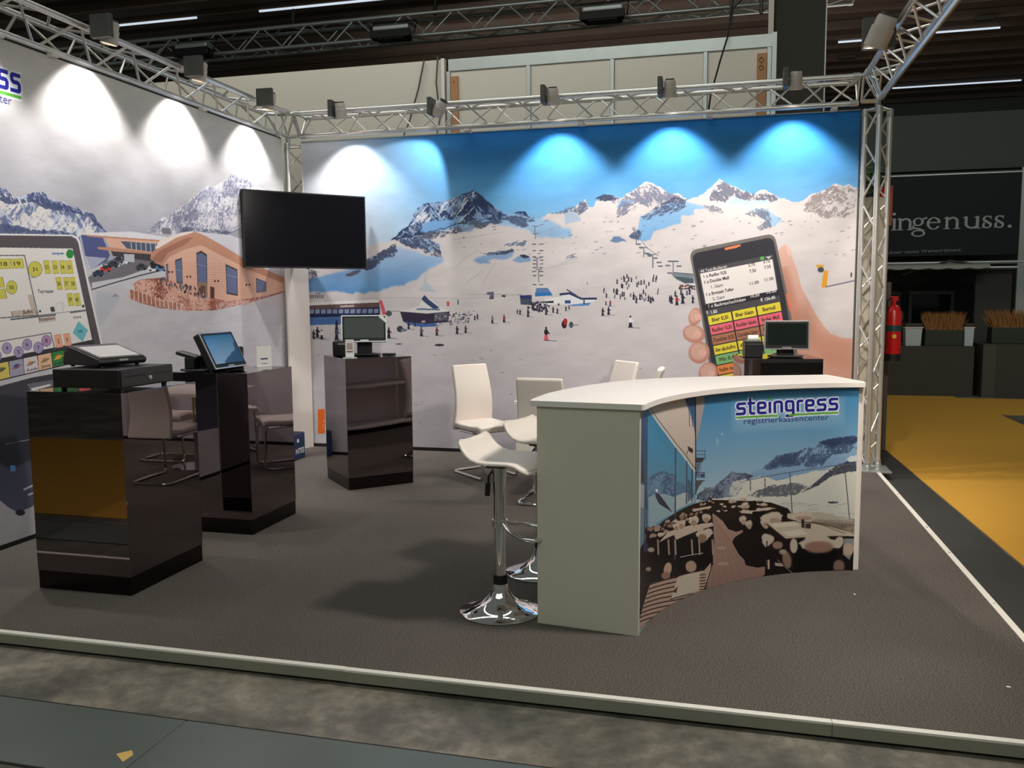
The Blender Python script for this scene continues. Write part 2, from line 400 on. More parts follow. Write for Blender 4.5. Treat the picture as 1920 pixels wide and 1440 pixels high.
# ---- back wall print
BX0, BX1, BZ0, BZ1 = 0.127, 5.630, 0.035, 3.242
BW, BH = 1980, 1154
def map_back(px, py):
    q = on_plane(px, py, 1, 0.0); return np.stack([(q[:, 0]-BX0)/(BX1-BX0)*BW, (BZ1-q[:, 2])/(BZ1-BZ0)*BH], 1)
def paint_back():
    c = Canvas(BW, BH, (222, 214, 212), map_back)
    Y, X = np.meshgrid(np.arange(BH)/BH, np.arange(BW)/BW, indexing='ij')
    t = np.clip(Y/0.33, 0, 1)[..., None]
    top = np.array([20, 112, 192])/255; bot = np.array([146, 196, 230])/255
    sky = top*(1-t)**1.15+bot*(1-(1-t)**1.15)
    g = np.clip((X-0.02)/0.34, 0, 1); g = (g*g*(3-2*g))[..., None]
    pale = np.array([206, 210, 220])/255
    sky = pale*(1-g)+sky*g
    s_ = np.clip(1-np.abs(X-0.36)/0.16, 0, 1)[..., None]*0.25
    c.a[:] = sky*(1-s_)+sky*np.array([0.75, 0.82, 0.86])*s_
    # left haze: valley shadow
    snow = [(560, 478), (690, 462), (735, 450), (800, 440), (900, 418), (985, 414), (1012, 411), (1025, 402), (1060, 398), (1080, 384), (1095, 374), (1103, 385), (1112, 386), (1120, 376), (1140, 366), (1165, 369), (1185, 357), (1200, 348), (1213, 340), (1226, 346), (1240, 352), (1252, 361), (1270, 362), (1290, 371), (1310, 369), (1330, 357), (1342, 344), (1350, 337), (1360, 346), (1378, 350), (1395, 357), (1415, 361), (1426, 356), (1436, 354), (1446, 362), (1465, 374), (1485, 377), (1505, 374), (1530, 361), (1547, 356), (1565, 346), (1578, 350), (1590, 349), (1625, 355), (1625, 1000), (560, 1000)]
    c.poly(snow, (212, 205, 203), grad=((203, 199, 207), 'y'))
    # big dark mountain
    m1 = [(733, 450), (750, 434), (764, 424), (775, 402), (783, 392), (795, 384), (812, 380), (830, 379), (845, 374), (868, 363), (880, 359), (890, 354), (898, 359), (908, 367), (920, 379), (938, 392), (955, 404), (968, 398), (985, 395), (992, 402), (1004, 409), (1012, 413), (985, 417), (940, 414), (900, 410), (866, 420), (830, 428), (800, 440), (770, 449)]
    c.poly(m1, (44, 62, 98))
    c.poly(m1, (146, 172, 206), rock=(26, 9, 0.9, 0.62, 0.08, 4))
    c.poly(m1, (222, 222, 226), rock=(30, 8, -0.8, 0.67, 0.08, 12))
    c.poly([(787, 438), (796, 420), (815, 412), (850, 410), (868, 404), (862, 414), (840, 424), (815, 434), (800, 440)], (118, 166, 216), soft=2)
    c.poly([(868, 363), (850, 385), (835, 398), (862, 392), (872, 378)], (110, 140, 180), .6, soft=3)
    c.poly([(895, 360), (915, 378), (945, 402), (930, 405), (905, 385)], (34, 48, 78), .5, soft=3)
    # hill shading under the mountain
    c.poly([(960, 400), (1010, 408), (1070, 430), (1073, 444), (1040, 448), (1005, 443), (985, 428), (925, 418)], (150, 186, 220), soft=4)
    c.poly([(935, 405), (1005, 405), (1012, 414), (985, 424), (1005, 432), (960, 420)], (70, 84, 112), rock=(18, 7, 0.3, 0.46, 0.1, 7))
    c.poly([(780, 447), (830, 425), (900, 410), (950, 412), (900, 428), (850, 440), (800, 455), (745, 462)], (70, 78, 100), rock=(22, 7, -0.25, 0.5, 0.08, 8))
    c.poly([(862, 422), (890, 424), (885, 434), (865, 436)], (132, 160, 196), .8, soft=2)
    c.poly([(745, 449), (800, 450), (826, 462), (825, 470), (805, 472), (780, 462), (755, 458)], (150, 176, 208), soft=2)
    c.poly([(740, 449), (790, 448), (822, 458), (832, 485), (812, 482), (790, 470), (760, 462)], (58, 68, 98), rock=(14, 6, 0.5, 0.46, 0.1, 9))
    # blue shaded valley at the left
    c.poly([(560, 525), (640, 510), (700, 480), (745, 462), (775, 470), (800, 480), (833, 485), (828, 492), (806, 503), (785, 522), (755, 536), (722, 543), (690, 549), (640, 549), (560, 546)], (172, 194, 222), grad=((96, 150, 204), 'y'), soft=3)
    c.poly([(680, 490), (700, 478), (742, 456), (746, 470), (735, 482), (715, 490), (700, 502), (684, 508)], (60, 68, 92), rock=(12, 7, 0.4, 0.40, 0.1, 11))
    c.poly([(575, 505), (600, 508), (594, 518), (578, 524)], (80, 84, 100), rock=(10, 6, 0, .35, .1, 5)); c.ell(662, 511, 16, 4, (96, 100, 116), rot=-.2)
    c.poly([(886, 486), (905, 478), (925, 472), (944, 468), (965, 472), (962, 481), (948, 487), (925, 487), (905, 492)], (138, 168, 206), soft=2)
    c.poly([(886, 487), (905, 483), (920, 494), (900, 495)], (128, 158, 198), soft=2)
    c.poly([(960, 491), (972, 481), (990, 477), (993, 487), (978, 492)], (132, 162, 200), soft=1)
    c.poly([(905, 472), (965, 467), (965, 473), (915, 478)], (60, 66, 90), rock=(8, 4, 0, .42, .1, 5)); c.ell(982, 480, 7, 3, (56, 62, 84))
    c.poly([(960, 452), (990, 450), (985, 462), (942, 460)], (92, 108, 140), rock=(8, 5, 0, .42, .1, 6))
    # right mountains
    c.poly([(1120, 376), (1140, 366), (1165, 369), (1200, 348), (1213, 339), (1226, 346), (1252, 360), (1290, 371), (1280, 386), (1250, 378), (1220, 390), (1190, 380), (1150, 384)], (118, 122, 146), rock=(12, 6, 0.8, 0.52, 0.08, 13))
    c.poly([(1080, 384), (1095, 373), (1105, 385), (1085, 402), (1072, 398)], (84, 96, 126), rock=(10, 5, -.6, .42, .1, 3))
    c.poly([(1015, 402), (1040, 399), (1080, 384), (1075, 396), (1045, 404)], (92, 104, 134), rock=(12, 5, -.2, .45, .1, 17))
    c.poly([(1117, 374), (1130, 366), (1150, 366), (1162, 371), (1150, 378), (1128, 377)], (50, 60, 88), rock=(10, 5, 0, .40, .1, 19))
    c.poly([(1180, 446), (1197, 430), (1202, 405), (1222, 395), (1247, 380), (1285, 375), (1305, 385), (1325, 391), (1300, 395), (1300, 405), (1277, 405), (1275, 420), (1250, 427), (1227, 432), (1222, 450), (1212, 452)], (150, 190, 226), grad=((122, 172, 220), 'y'), soft=1)
    c.poly([(1200, 408), (1230, 385), (1262, 366), (1284, 372), (1286, 390), (1262, 398), (1240, 404), (1218, 412)], (80, 86, 112), rock=(14, 6, -.6, .46, .1, 21))
    c.poly([(1178, 445), (1195, 432), (1205, 440), (1200, 450), (1186, 448)], (66, 78, 108), rock=(9, 5, 0, .4, .1, 23))
    c.poly([(1152, 390), (1165, 373), (1188, 374), (1184, 383), (1160, 390)], (132, 160, 196), soft=1)
    c.poly([(1148, 402), (1165, 376), (1188, 376), (1200, 395), (1160, 408)], (110, 112, 136), rock=(14, 6, -.5, .55, .08, 25))
    c.poly([(1330, 378), (1342, 352), (1350, 338), (1360, 346), (1395, 357), (1446, 362), (1465, 376), (1440, 381), (1400, 374), (1372, 368), (1356, 384), (1345, 382)], (98, 100, 118), rock=(12, 6, .9, .46, .08, 27))
    c.poly([(1362, 381), (1376, 369), (1400, 375), (1448, 379), (1440, 384), (1390, 383)], (178, 206, 232), soft=1)
    c.poly([(1408, 392), (1440, 396), (1452, 404), (1467, 411), (1452, 424), (1442, 422), (1430, 412)], (158, 190, 220), soft=1)
    c.poly([(1396, 400), (1410, 391), (1440, 393), (1447, 425), (1424, 434), (1415, 428), (1436, 415)], (110, 116, 136), rock=(10, 6, .8, .46, .08, 29))
    c.poly([(1310, 385), (1345, 388), (1360, 402), (1330, 405), (1325, 395)], (128, 128, 140), rock=(10, 5, 0, .56, .08, 31))
    c.poly([(1500, 392), (1530, 362), (1565, 347), (1612, 352), (1612, 392), (1590, 410), (1540, 408), (1520, 398)], (140, 130, 130), rock=(12, 7, -.5, .54, .08, 33))
    c.poly([(1490, 415), (1500, 413), (1515, 430), (1505, 432)], (150, 168, 190), rock=(8, 5, .5, .5, .1, 34))
    c.poly([(1142, 455), (1150, 445), (1160, 444), (1175, 454), (1160, 456)], (104, 130, 166), soft=1)
    c.poly([(1055, 402), (1075, 396), (1090, 410), (1060, 420)], (150, 176, 206), .7, soft=2)
    c.poly([(1058, 482), (1072, 479), (1084, 484), (1060, 487)], (90, 100, 120), rock=(6, 3, 0, .4, .1, 4))
    c.warp(9, 60, 71); c.warp(4, 16, 75); c.relief(.10, 90, 77)
    # small rocks and tracks over the whole field
    rs = random.Random(5)
    for _ in range(120):
        x, y = rs.uniform(860, 1600), rs.uniform(405, 480); c.ell(x, y, rs.uniform(1, 5), rs.uniform(.5, 1.4), (128, 124, 134), .6, rot=-.2)
    for _ in range(90):
        x, y = rs.uniform(590, 1590), rs.uniform(655, 830); c.ell(x, y, rs.uniform(1, 5), rs.uniform(.4, 1.3), (150, 140, 144), .55, rot=rs.uniform(-.2, .2))
    c.ell(824, 647, 9, 2.4, (66, 64, 76)); c.ell(748, 645, 6, 1.2, (90, 88, 98))
    for p in ([(850, 450), (900, 442), (945, 435)], [(856, 500), (870, 485), (895, 470)], [(930, 492), (920, 505), (905, 533)], [(905, 505), (895, 515), (875, 530)], [(680, 560), (760, 558), (870, 560), (980, 553)], [(1085, 490), (1020, 504)]):
        c.line(p, 1.2, (168, 164, 170), .6)
    c.poly([(1022, 505), (1080, 480), (1085, 485), (1040, 500)], (186, 184, 190), .6, soft=2)
    c.poly([(799, 510), (801, 530), (811, 539), (818, 548), (784, 545), (793, 535)], (186, 196, 204), soft=1)
    # horizon line of the lift station plain
    c.line([(880, 552), (980, 552)], 1.3, (150, 150, 158), .7)
    # long bar building left
    c.poly([(576, 573), (712, 567), (712, 576), (576, 580)], (104, 82, 82)); c.poly([(576, 567), (705, 562), (712, 567), (576, 573)], (226, 226, 224))
    c.poly([(576, 580), (712, 576), (712, 592), (576, 596)], (34, 44, 86))
    for k in range(12):
        x = 580+k*11; c.poly([(x, 580.5-.3*k/3), (x+8.5, 580-.3*k/3), (x+8.5, 588-.3*k/3), (x, 588.5-.3*k/3)], (138, 150, 178))
    c.poly([(638, 573), (664, 572), (664, 575), (638, 576)], (196, 186, 180))
    c.poly([(576, 596), (712, 592), (700, 606), (576, 610)], (74, 112, 172), soft=1)
    c.poly([(711, 563), (716, 563), (721, 578), (725, 594), (719, 596), (715, 580)], (206, 84, 96))
    # round hut
    c.poly([(750, 584), (786, 574), (793, 560), (806, 560), (822, 574), (843, 584), (800, 590)], (222, 222, 222))
    c.poly([(790, 561), (796, 553), (803, 561), (824, 577), (814, 580), (800, 570)], (52, 74, 110)); c.poly([(783, 578), (826, 579), (824, 582), (780, 581)], (96, 118, 150))
    c.poly([(750, 584), (800, 588), (843, 584), (840, 604), (800, 607), (756, 603)], (56, 46, 70)); c.poly([(756, 603), (800, 607), (818, 606), (820, 612), (790, 613), (765, 608)], (66, 104, 168))
    c.poly([(815, 588), (838, 586), (836, 600), (814, 602)], (106, 106, 118)); c.ell(794, 603, 4, 2.2, (190, 150, 156))
    c.line([(715, 582), (750, 584)], 1.2, (140, 136, 146)); c.ell(729, 588, 6, 5, (50, 56, 66), .8)
    for _ in range(130):
        x = rs.uniform(818, 890); y = rs.uniform(590, 612)-(x-818)*.10; c.ell(x, y, rs.uniform(.8, 2.2), rs.uniform(.6, 1.6), rs.choice(((70, 80, 96), (50, 58, 80), (150, 160, 170), (96, 60, 70))))
    # lift station
    c.poly([(975, 555), (997, 554), (997, 572), (976, 571)], (70, 80, 100)); c.poly([(974, 554), (997, 553), (995, 560), (976, 560)], (46, 56, 104))
    c.poly([(1003, 553), (1006, 540), (1027, 540), (1036, 553)], (96, 126, 178)); c.poly([(1003, 549), (1033, 548), (1036, 554), (1003, 556)], (46, 120, 190))
    c.poly([(1020, 560), (1052, 556), (1053, 571), (1020, 572)], (226, 226, 226)); c.poly([(1024, 565), (1038, 564), (1038, 568), (1024, 568)], (40, 44, 58))
    c.poly([(1052, 551), (1062, 548), (1088, 557), (1117, 560), (1114, 566), (1082, 570), (1054, 571)], (222, 226, 232))
    c.line([(1050, 552), (1068, 550), (1090, 560), (1118, 560)], 4, (44, 52, 92)); c.line([(1063, 543), (1090, 560)], 2.2, (66, 74, 104)); c.poly([(1066, 572), (1108, 567), (1104, 573), (1075, 574)], (84, 140, 198))
    c.poly([(1059, 563), (1070, 563), (1070, 569), (1059, 569)], (60, 80, 130))
    for _ in range(100):
        x = rs.gauss(1008, 11); y = rs.uniform(566, 584); c.ell(x, y, rs.uniform(.8, 1.9), rs.uniform(1, 2.6), rs.choice(((44, 50, 76), (34, 38, 52), (96, 108, 130), (80, 40, 50))))
    c.poly([(913, 548), (926, 547), (926, 552), (913, 553)], (90, 98, 116)); c.poly([(919, 553), (926, 553), (926, 561), (917, 561)], (90, 90, 104)); c.poly([(941, 553), (948, 553), (948, 557), (941, 557)], (60, 66, 80))
    c.poly([(838, 565), (842, 565), (842, 574), (838, 574)], (196, 60, 66)); c.poly([(858, 562), (860, 562), (860, 571), (858, 571)], (60, 60, 76))
    # chair lift, middle
    for x, y0, y1 in ((1003, 424, 436), (1004, 438, 448), (1007, 484, 503), (1010, 505, 529)):
        c.line([(x, y0), (x, y1)], 1.6, (112, 118, 130)); c.line([(x-5, y0), (x+6, y0)], 1.5, (112, 118, 130))
    for y in (458, 470, 482, 488, 495, 502, 509, 517, 534):
        for dx in (-4, 9): c.line([(1003+dx+rs.uniform(-1, 1), y), (1009+dx, y-.3)], 2, (96, 92, 104))
    # chair lift, right
    for x, y0, y1 in ((1189, 430, 436), (1190, 438, 446), (1193, 448, 456), (1207, 464, 482), (1224, 477, 502), (1262, 490, 514)):
        c.line([(x, y0), (x, y1)], 1.8, (104, 112, 124)); w_ = 3+(y0-430)*.12; c.line([(x-w_, y0), (x+w_, y0)], 1.6, (104, 112, 124))
    c.line([(1190, 432), (1212, 464), (1235, 480)], 1.2, (120, 126, 136)); c.line([(1253, 490), (1272, 490)], 2.5, (92, 102, 116))
    for x, y in ((1197, 458), (1203, 464), (1213, 475), (1219, 480), (1228, 484), (1236, 492), (1238, 499), (1217, 477), (1252, 498), (1273, 499), (1256, 512)):
        c.line([(x-4, y), (x+4, y)], 2.6, (98, 106, 120))
    c.poly([(1259, 515), (1262, 511), (1300, 515), (1302, 530), (1285, 532), (1268, 524)], (120, 132, 142)); c.line([(1262, 511), (1300, 514)], 1.5, (74, 84, 94)); c.poly([(1262, 518), (1283, 520), (1300, 523), (1300, 531), (1284, 531)], (72, 88, 96))
    for _ in range(30): c.ell(rs.uniform(1272, 1302), rs.uniform(534, 542), 2, 1.6, rs.choice(((70, 76, 84), (120, 70, 60), (60, 60, 70))))
    # people
    def man(x, y, h, top=(46, 48, 66), leg=(40, 42, 58), sh=1):
        if sh: c.line([(x, y), (x+h*.8, y+h*.06)], h*.07, (120, 118, 134), .8)
        c.line([(x-h*.08, y), (x-h*.02, y-h*.5)], h*.15, leg); c.line([(x+h*.1, y), (x+h*.02, y-h*.5)], h*.15, leg)
        c.ell(x, y-h*.62, h*.15, h*.22, top); c.ell(x, y-h*.92, h*.08, h*.09, (40, 36, 44)); c.line([(x, y-h*.75), (x+h*.25, y-h*.5)], h*.09, top); c.line([(x-h*.2, y), (x+h*.25, y+h*.02)], h*.05, (70, 70, 84))
    R_ = (170, 44, 52)
    for a in ((1024, 638, 25, (40, 34, 44), (222, 90, 104)), (790, 630, 17, (120, 84, 88)), (819, 629, 16, (120, 50, 56)), (857, 626, 15), (873, 624, 14, (110, 60, 60)), (729, 634, 20), (766, 617, 14), (778, 612, 10), (945, 604, 14, R_), (923, 606, 14, (120, 130, 140)), (990, 594, 14), (1024, 590, 14), (1037, 586, 11), (1045, 588, 10), (975, 590, 10), (970, 588, 8), (1061, 583, 9), (1067, 580, 8), (1095, 570, 9), (1130, 592, 15), (1141, 590, 15), (1144, 574, 11, R_), (1136, 572, 8), (1137, 558, 9), (1157, 552, 12), (1151, 549, 9), (1132, 549, 7), (1133, 545, 6), (588, 635, 16), (595, 633, 20), (603, 636, 18, (224, 220, 222)), (631, 618, 18), (631, 637, 23, (60, 76, 104)), (1182, 614, 22, (226, 226, 230), (34, 36, 46)), (1101, 533, 4), (890, 600, 9), (895, 598, 10)):
        man(*a)
    c.ell(1058, 608, 5, 8, (60, 32, 44)); c.ell(1060, 603, 4, 6, R_); c.ell(1071, 609, 4, 6, (66, 76, 88)); c.line([(1066, 611), (1084, 609)], 1.3, (110, 108, 120))
    c.ell(750, 617, 6, 6, (60, 66, 84)); c.ell(757, 619, 6, 3, (120, 128, 140))
    for _ in range(46): man(rs.uniform(1150, 1236), rs.uniform(520, 566), rs.uniform(5, 10), rs.choice(((60, 62, 80), (96, 70, 76), (44, 46, 60))), sh=0)
    for x, yy, hh_ in ((1259, 569, 15), (1269, 572, 18), (1256, 566, 12), (1280, 569, 19), (1293, 552, 12), (1266, 556, 11), (1277, 553, 11), (1299, 568, 14), (1288, 553, 9)): man(x, yy, hh_, R_ if x in (1269, 1294) else (44, 46, 64), sh=0)
    for x in (1188, 1193, 1200, 1216, 1220): man(x, 562+(x % 3)*3, 12, sh=0)
    for x in (594, 599): c.ell(x, 550, 2, 1, (80, 80, 90))
    for k in range(9): c.line([(578+k*3.4, 553), (578+k*3.4, 559)], 1.6, (60, 66, 86))
    # snow gun
    c.poly([(1544, 508), (1553, 507), (1550, 538), (1540, 540)], (226, 160, 50)); c.poly([(1530, 496), (1545, 497), (1544, 503), (1531, 502)], (214, 160, 60)); c.ell(1539, 506, 6, 5, (70, 76, 90)); c.line([(1548, 538), (1612, 524)], 2.5, (112, 112, 128))
    man(1596, 519, 9, sh=0)
    # hand behind the handheld
    sk = (216, 176, 160)
    c.poly([(1455, 475), (1466, 462), (1474, 458), (1481, 466), (1486, 484), (1494, 505), (1503, 540), (1517, 565), (1530, 590), (1545, 612), (1558, 626), (1578, 634), (1625, 636), (1625, 780), (1480, 780), (1440, 600)], sk, grad=((198, 146, 130), 'y'), soft=1)
    c.poly([(1463, 500), (1475, 498), (1492, 560), (1500, 600), (1470, 640)], (176, 112, 92), .55, soft=10)
    c.poly([(1472, 459), (1478, 460), (1484, 480), (1478, 478)], (232, 196, 184), .8, soft=1)
    c.poly([(1500, 560), (1540, 625), (1625, 650), (1625, 700), (1540, 680), (1490, 610)], (176, 112, 90), .35, soft=14)
    # phone body
    def rnd(pts, r):
        out = []; n = len(pts)
        for i in range(n):
            p0, p1, p2 = map(np.array, (pts[i-1], pts[i], pts[(i+1) % n])); a = (p0-p1)/np.linalg.norm(p0-p1)*r; b = (p2-p1)/np.linalg.norm(p2-p1)*r
            for t in np.linspace(0, 1, 7): out.append(tuple((1-t)**2*(p1+a)+2*t*(1-t)*p1+t*t*(p1+b)))
        return out
    c.poly(rnd([(1292, 470), (1452, 437), (1478, 560), (1512, 760), (1345, 780), (1318, 610)], 16), (112, 106, 104))
    c.poly(rnd([(1297, 476), (1449, 444), (1473, 560), (1504, 760), (1350, 778), (1322, 610)], 13), (50, 49, 58), grad=((58, 56, 62), 'y'))
    c.line([(1475, 551), (1482, 582)], 4, (226, 120, 78)); c.poly([(1358, 465), (1388, 458), (1389, 461), (1380, 465), (1360, 469)], (230, 128, 84)); c.ell(1413, 462, 5, 5, (38, 38, 48)); c.ell(1413, 462, 2.5, 2.5, (60, 60, 74))
    O = np.array([1308., 505.]); Xv = np.array([141., -28.]); Yv = np.array([19.3, 100.6])
    pt = lambda u, v: tuple(O+Xv*u+Yv*v+np.array([-3.0, 0])*u*v)
    def cell(u0, v0, u1, v1, col, r=0.0):
        c.poly(rnd([pt(u0, v0), pt(u1, v0), pt(u1, v1), pt(u0, v1)], 2.5) if r else [pt(u0, v0), pt(u1, v0), pt(u1, v1), pt(u0, v1)], col)
    def tx(s_, u, v, wd, capv, col, bold=0.02):
        a, b = np.array(pt(u, v)), np.array(pt(u+wd, v)); c.text(s_, tuple(a), tuple(b-a), tuple(-Yv*capv*1.35), col, bold)
    cell(0, 0, 1, 2.25, (78, 76, 82)); cell(.02, .085, .985, .655, (236, 230, 228), 1); tx('44 Test-Bediener', .03, .07, .36, .035, (220, 218, 220))
    c.poly([pt(.83, .0), pt(.88, .0), pt(.88, .065), pt(.83, .065)], (90, 176, 90)); c.poly([pt(.90, .02), pt(.98, .02), pt(.94, .075)], (190, 190, 194))
    K = (40, 38, 46)
    for s_, u, v, wd in (('1 x Radler 0,5l', .06, .18, .30), ('1 x Dunkle Maß', .055, .285, .33), ('1. Gang', .13, .395, .16), ('1 x Brotzeit Teller', .05, .51, .37), ('2. Gang', .12, .615, .16)):
        tx(s_, u, v, wd, .042, K if 'Gang' not in s_ else (110, 106, 110))
    for s_, u, v in (('3.70', .66, .14), ('3.70', .86, .13), ('7.50', .66, .25), ('7.50', .86, .235), ('11.00', .64, .475), ('11.00', .84, .46)):
        tx(s_, u, v, .09 if len(s_) < 5 else .12, .042, (92, 84, 84))
    cell(0, .665, 1, .76, (44, 42, 48)); tx('1 x Backrauchschinken', .05, .735, .50, .045, (232, 230, 232)); tx('10.50', .62, .705, .12, .042, (236, 232, 232)); tx('10.50', .84, .69, .13, .042, (236, 232, 232))
    tx('T: 1.00', .0, .85, .15, .045, (240, 238, 238)); tx('€ 156.40', .74, .81, .20, .045, (240, 238, 238))
    rows = [((232, 216, 70), ('Bier 0,5l', 'Bier klein', 'Biermaß')), ((236, 110, 130), ('Radler 0,5l', 'Radler klein', 'Radler Maß')), ((176, 120, 92), ('Dunkles 0,5l', 'Dunkles klein', 'Dunkle Maß')), ((232, 216, 70), ('Bier alkoholfrei', 'alkoholfrei', 'Maß')), ((128, 184, 120), ('Pils 0,4l', 'Pils klein', 'Pils')), ((232, 140, 74), ('Radler dunkel', 'dunkel', '')), ((226, 210, 80), ('', '', ''))]
    for r_, (colr, lab) in enumerate(rows):
        v0 = .88+r_*.185
        for k in range(3):
            u0 = .012+k*.333; cell(u0-.008, v0-.008, u0+.325, v0+.175, (48, 46, 50)); cell(u0, v0, u0+.315, v0+.166, colr)
            if lab[k]:
                wd = min(.27, .022*len(lab[k])+.02); tx(lab[k], u0+.157-wd/2, v0+.115, wd, .05, (70, 52, 40))
    # fingers in front of the handheld edge
    for cx, cy, rx, ry in ((1303, 594, 12, 17), (1301, 626, 21, 17), (1311, 661, 20, 21), (1328, 700, 18, 21)):
        c.ell(cx, cy, rx, ry, (196, 138, 122), soft=1, rot=.25); c.ell(cx-1, cy-2, rx*.8, ry*.75, sk, .9, soft=3, rot=.25)
        c.ell(cx+6, cy, 7, 6, (232, 184, 168), .8, soft=1, rot=.2)
    # orange mark at the foot
    c.poly([(596, 767), (609, 767), (609, 813), (596, 813)], (234, 112, 36))
    for yy in (790, 797, 803): c.ell(606.5, yy, .8, 1.4, (246, 206, 150))
    return c.image('ski_slope_print')

# ---- left wall print
LY0, LY1, LZ0, LZ1 = -5.06, -0.215, 0.03, 3.25
LW, LH = 2300, 1530
def map_left(px, py):
    q = on_plane(px, py, 0, 0.0); return np.stack([(q[:, 1]-LY0)/(LY1-LY0)*LW, (LZ1-q[:, 2])/(LZ1-LZ0)*LH], 1)
def paint_left():
    c = Canvas(LW, LH, (214, 210, 208), map_left); rs = random.Random(9)
    Y, X = np.meshgrid(np.arange(LH)/LH, np.arange(LW)/LW, indexing='ij')
    n = fbm(X*6, Y*9, 40, 4)[..., None]
    t = np.clip(Y/.45, 0, 1)[..., None]
    c.a[:] = (np.array([206, 204, 198])*(1-t)+np.array([170, 170, 186])*t)/255*(0.94+.12*n)
    c.poly([(-300, 470), (100, 450), (200, 425), (300, 430), (300, 445), (200, 450), (60, 520)], (178, 178, 192), .6, soft=20)
    g = [(-400, 640), (-100, 560), (150, 500), (190, 495), (545, 420), (600, 400), (600, 1200), (-400, 1400)]
    c.poly(g, (206, 203, 208), soft=1)
    # left ridge
    L = [(-400, 300), (-120, 330), (-30, 352), (0, 352), (14, 360), (30, 372), (46, 367), (62, 361), (72, 366), (82, 361), (94, 372), (108, 377), (120, 380), (130, 388), (146, 387), (152, 393), (162, 393), (176, 402), (185, 420), (195, 431), (206, 436), (150, 452), (160, 520), (-400, 640)]
    c.poly(L, (196, 204, 224)); c.poly(L, (96, 108, 148), rock=(30, 12, .9, .50, .12, 3)); c.poly(L, (232, 228, 222), rock=(34, 12, -.9, .52, .12, 8))
    c.poly([(-30, 352), (0, 352), (30, 372), (62, 361), (82, 361), (94, 372), (130, 388), (162, 393), (180, 405), (196, 432), (180, 425), (165, 404), (130, 400), (90, 390), (60, 380), (20, 384), (-30, 372)], (62, 74, 112), rock=(18, 8, .8, .42, .1, 14))
    c.poly([(0, 420), (60, 428), (120, 432), (150, 448), (0, 446)], (70, 84, 124), rock=(20, 6, 0, .40, .1, 15))
    # right mountain
    Rm = [(275, 436), (285, 424), (300, 414), (306, 407), (314, 411), (325, 397), (345, 384), (365, 368), (385, 352), (402, 350), (420, 336), (438, 327), (455, 330), (475, 345), (520, 366), (545, 380), (545, 470), (440, 445), (280, 440)]
    c.poly(Rm, (222, 219, 224)); c.poly(Rm, (164, 166, 188), rock=(30, 9, 2.3, .56, .12, 21)); c.poly(Rm, (120, 122, 146), rock=(12, 6, 2.3, .62, .08, 25))
    c.poly([(335, 436), (345, 424), (400, 428), (455, 440), (455, 446), (400, 440)], (84, 92, 118), rock=(8, 5, 0, .45, .1, 26))
    c.warp(9, 60, 81, .62); c.warp(4, 16, 85, .62); c.relief(.10, 90, 87)
    # dark blue flank and road
    c.poly([(152, 440), (192, 444), (206, 478), (200, 490), (172, 505), (160, 480)], (84, 92, 140)); c.poly([(158, 480), (200, 484), (170, 508), (160, 500)], (196, 200, 214), .8)
    c.poly([(165, 520), (200, 498), (240, 486), (300, 478), (310, 492), (250, 515), (200, 535), (172, 543)], (120, 116, 122)); c.poly([(172, 530), (230, 520), (270, 506), (312, 500), (312, 516), (240, 530), (173, 545)], (208, 208, 214))
    c.line([(172, 543), (215, 530), (265, 516), (310, 505)], 2.2, (70, 66, 72))
    for _ in range(70): x = rs.uniform(195, 240); c.ell(x, 502-(x-195)*.3+rs.uniform(-10, 4), 5, 2, rs.choice(((228, 228, 232), (70, 76, 90), (110, 116, 130))))
    for x, y, col in ((184, 513, (58, 72, 104)), (198, 504, (206, 66, 62)), (265, 501, (76, 78, 84)), (288, 503, (232, 232, 234)), (302, 503, (100, 140, 190)), (292, 494, (40, 42, 50)), (212, 496, (60, 66, 76)), (222, 488, (90, 94, 104))):
        c.ell(x, y, 11, 5, col); c.ell(x, y-3, 6, 4, (50, 56, 66)); c.ell(x-6, y+4, 2, 2, (20, 20, 22)); c.ell(x+6, y+4, 2, 2, (20, 20, 22))
    # flat roofed building
    OR = (226, 180, 158); OD = (200, 146, 120)
    c.poly([(158, 437), (245, 434), (312, 444), (312, 456), (300, 452), (162, 441)], (228, 226, 230)); c.poly([(160, 440), (300, 450), (312, 452), (312, 458), (300, 456), (163, 443)], OD)
    c.poly([(196, 446), (300, 453), (305, 470), (290, 476), (208, 466)], OR); c.poly([(226, 452), (305, 458), (300, 474), (290, 473), (238, 466)], (84, 96, 116))
    for x in range(246, 300, 9): c.line([(x, 455), (x+1, 473)], 1.6, (190, 196, 204))
    c.poly([(183, 463), (210, 464), (284, 473), (284, 477), (210, 471), (184, 467)], OD); c.poly([(208, 471), (284, 477), (284, 490), (212, 480)], (70, 66, 72)); c.poly([(232, 476), (252, 477), (252, 492), (234, 490)], (196, 200, 206))
    c.poly([(303, 427), (320, 428), (321, 440), (304, 438)], (124, 124, 130))
    # curved building
    c.poly([(362, 433), (400, 438), (430, 440), (452, 428), (475, 435), (545, 480), (545, 560), (455, 480), (395, 452)], (216, 214, 222))
    c.poly([(288, 492), (300, 474), (362, 446), (400, 462), (455, 490), (533, 526), (533, 536), (455, 508), (308, 500)], (196, 146, 126))
    c.poly([(426, 438), (452, 428), (460, 450), (440, 444)], (170, 170, 178)); c.line([(425, 440), (452, 428)], 1.2, (110, 110, 120))
    c.poly([(282, 486), (283, 476), (292, 466), (310, 455), (336, 442), (362, 433), (385, 442), (420, 462), (455, 484), (500, 506), (533, 520), (533, 534), (480, 514), (440, 492), (400, 470), (375, 458), (340, 462), (312, 474), (300, 486), (292, 490)], OD)
    c.poly([(300, 450), (340, 436), (362, 433), (362, 436), (330, 446), (296, 466), (290, 466)], (240, 226, 218))
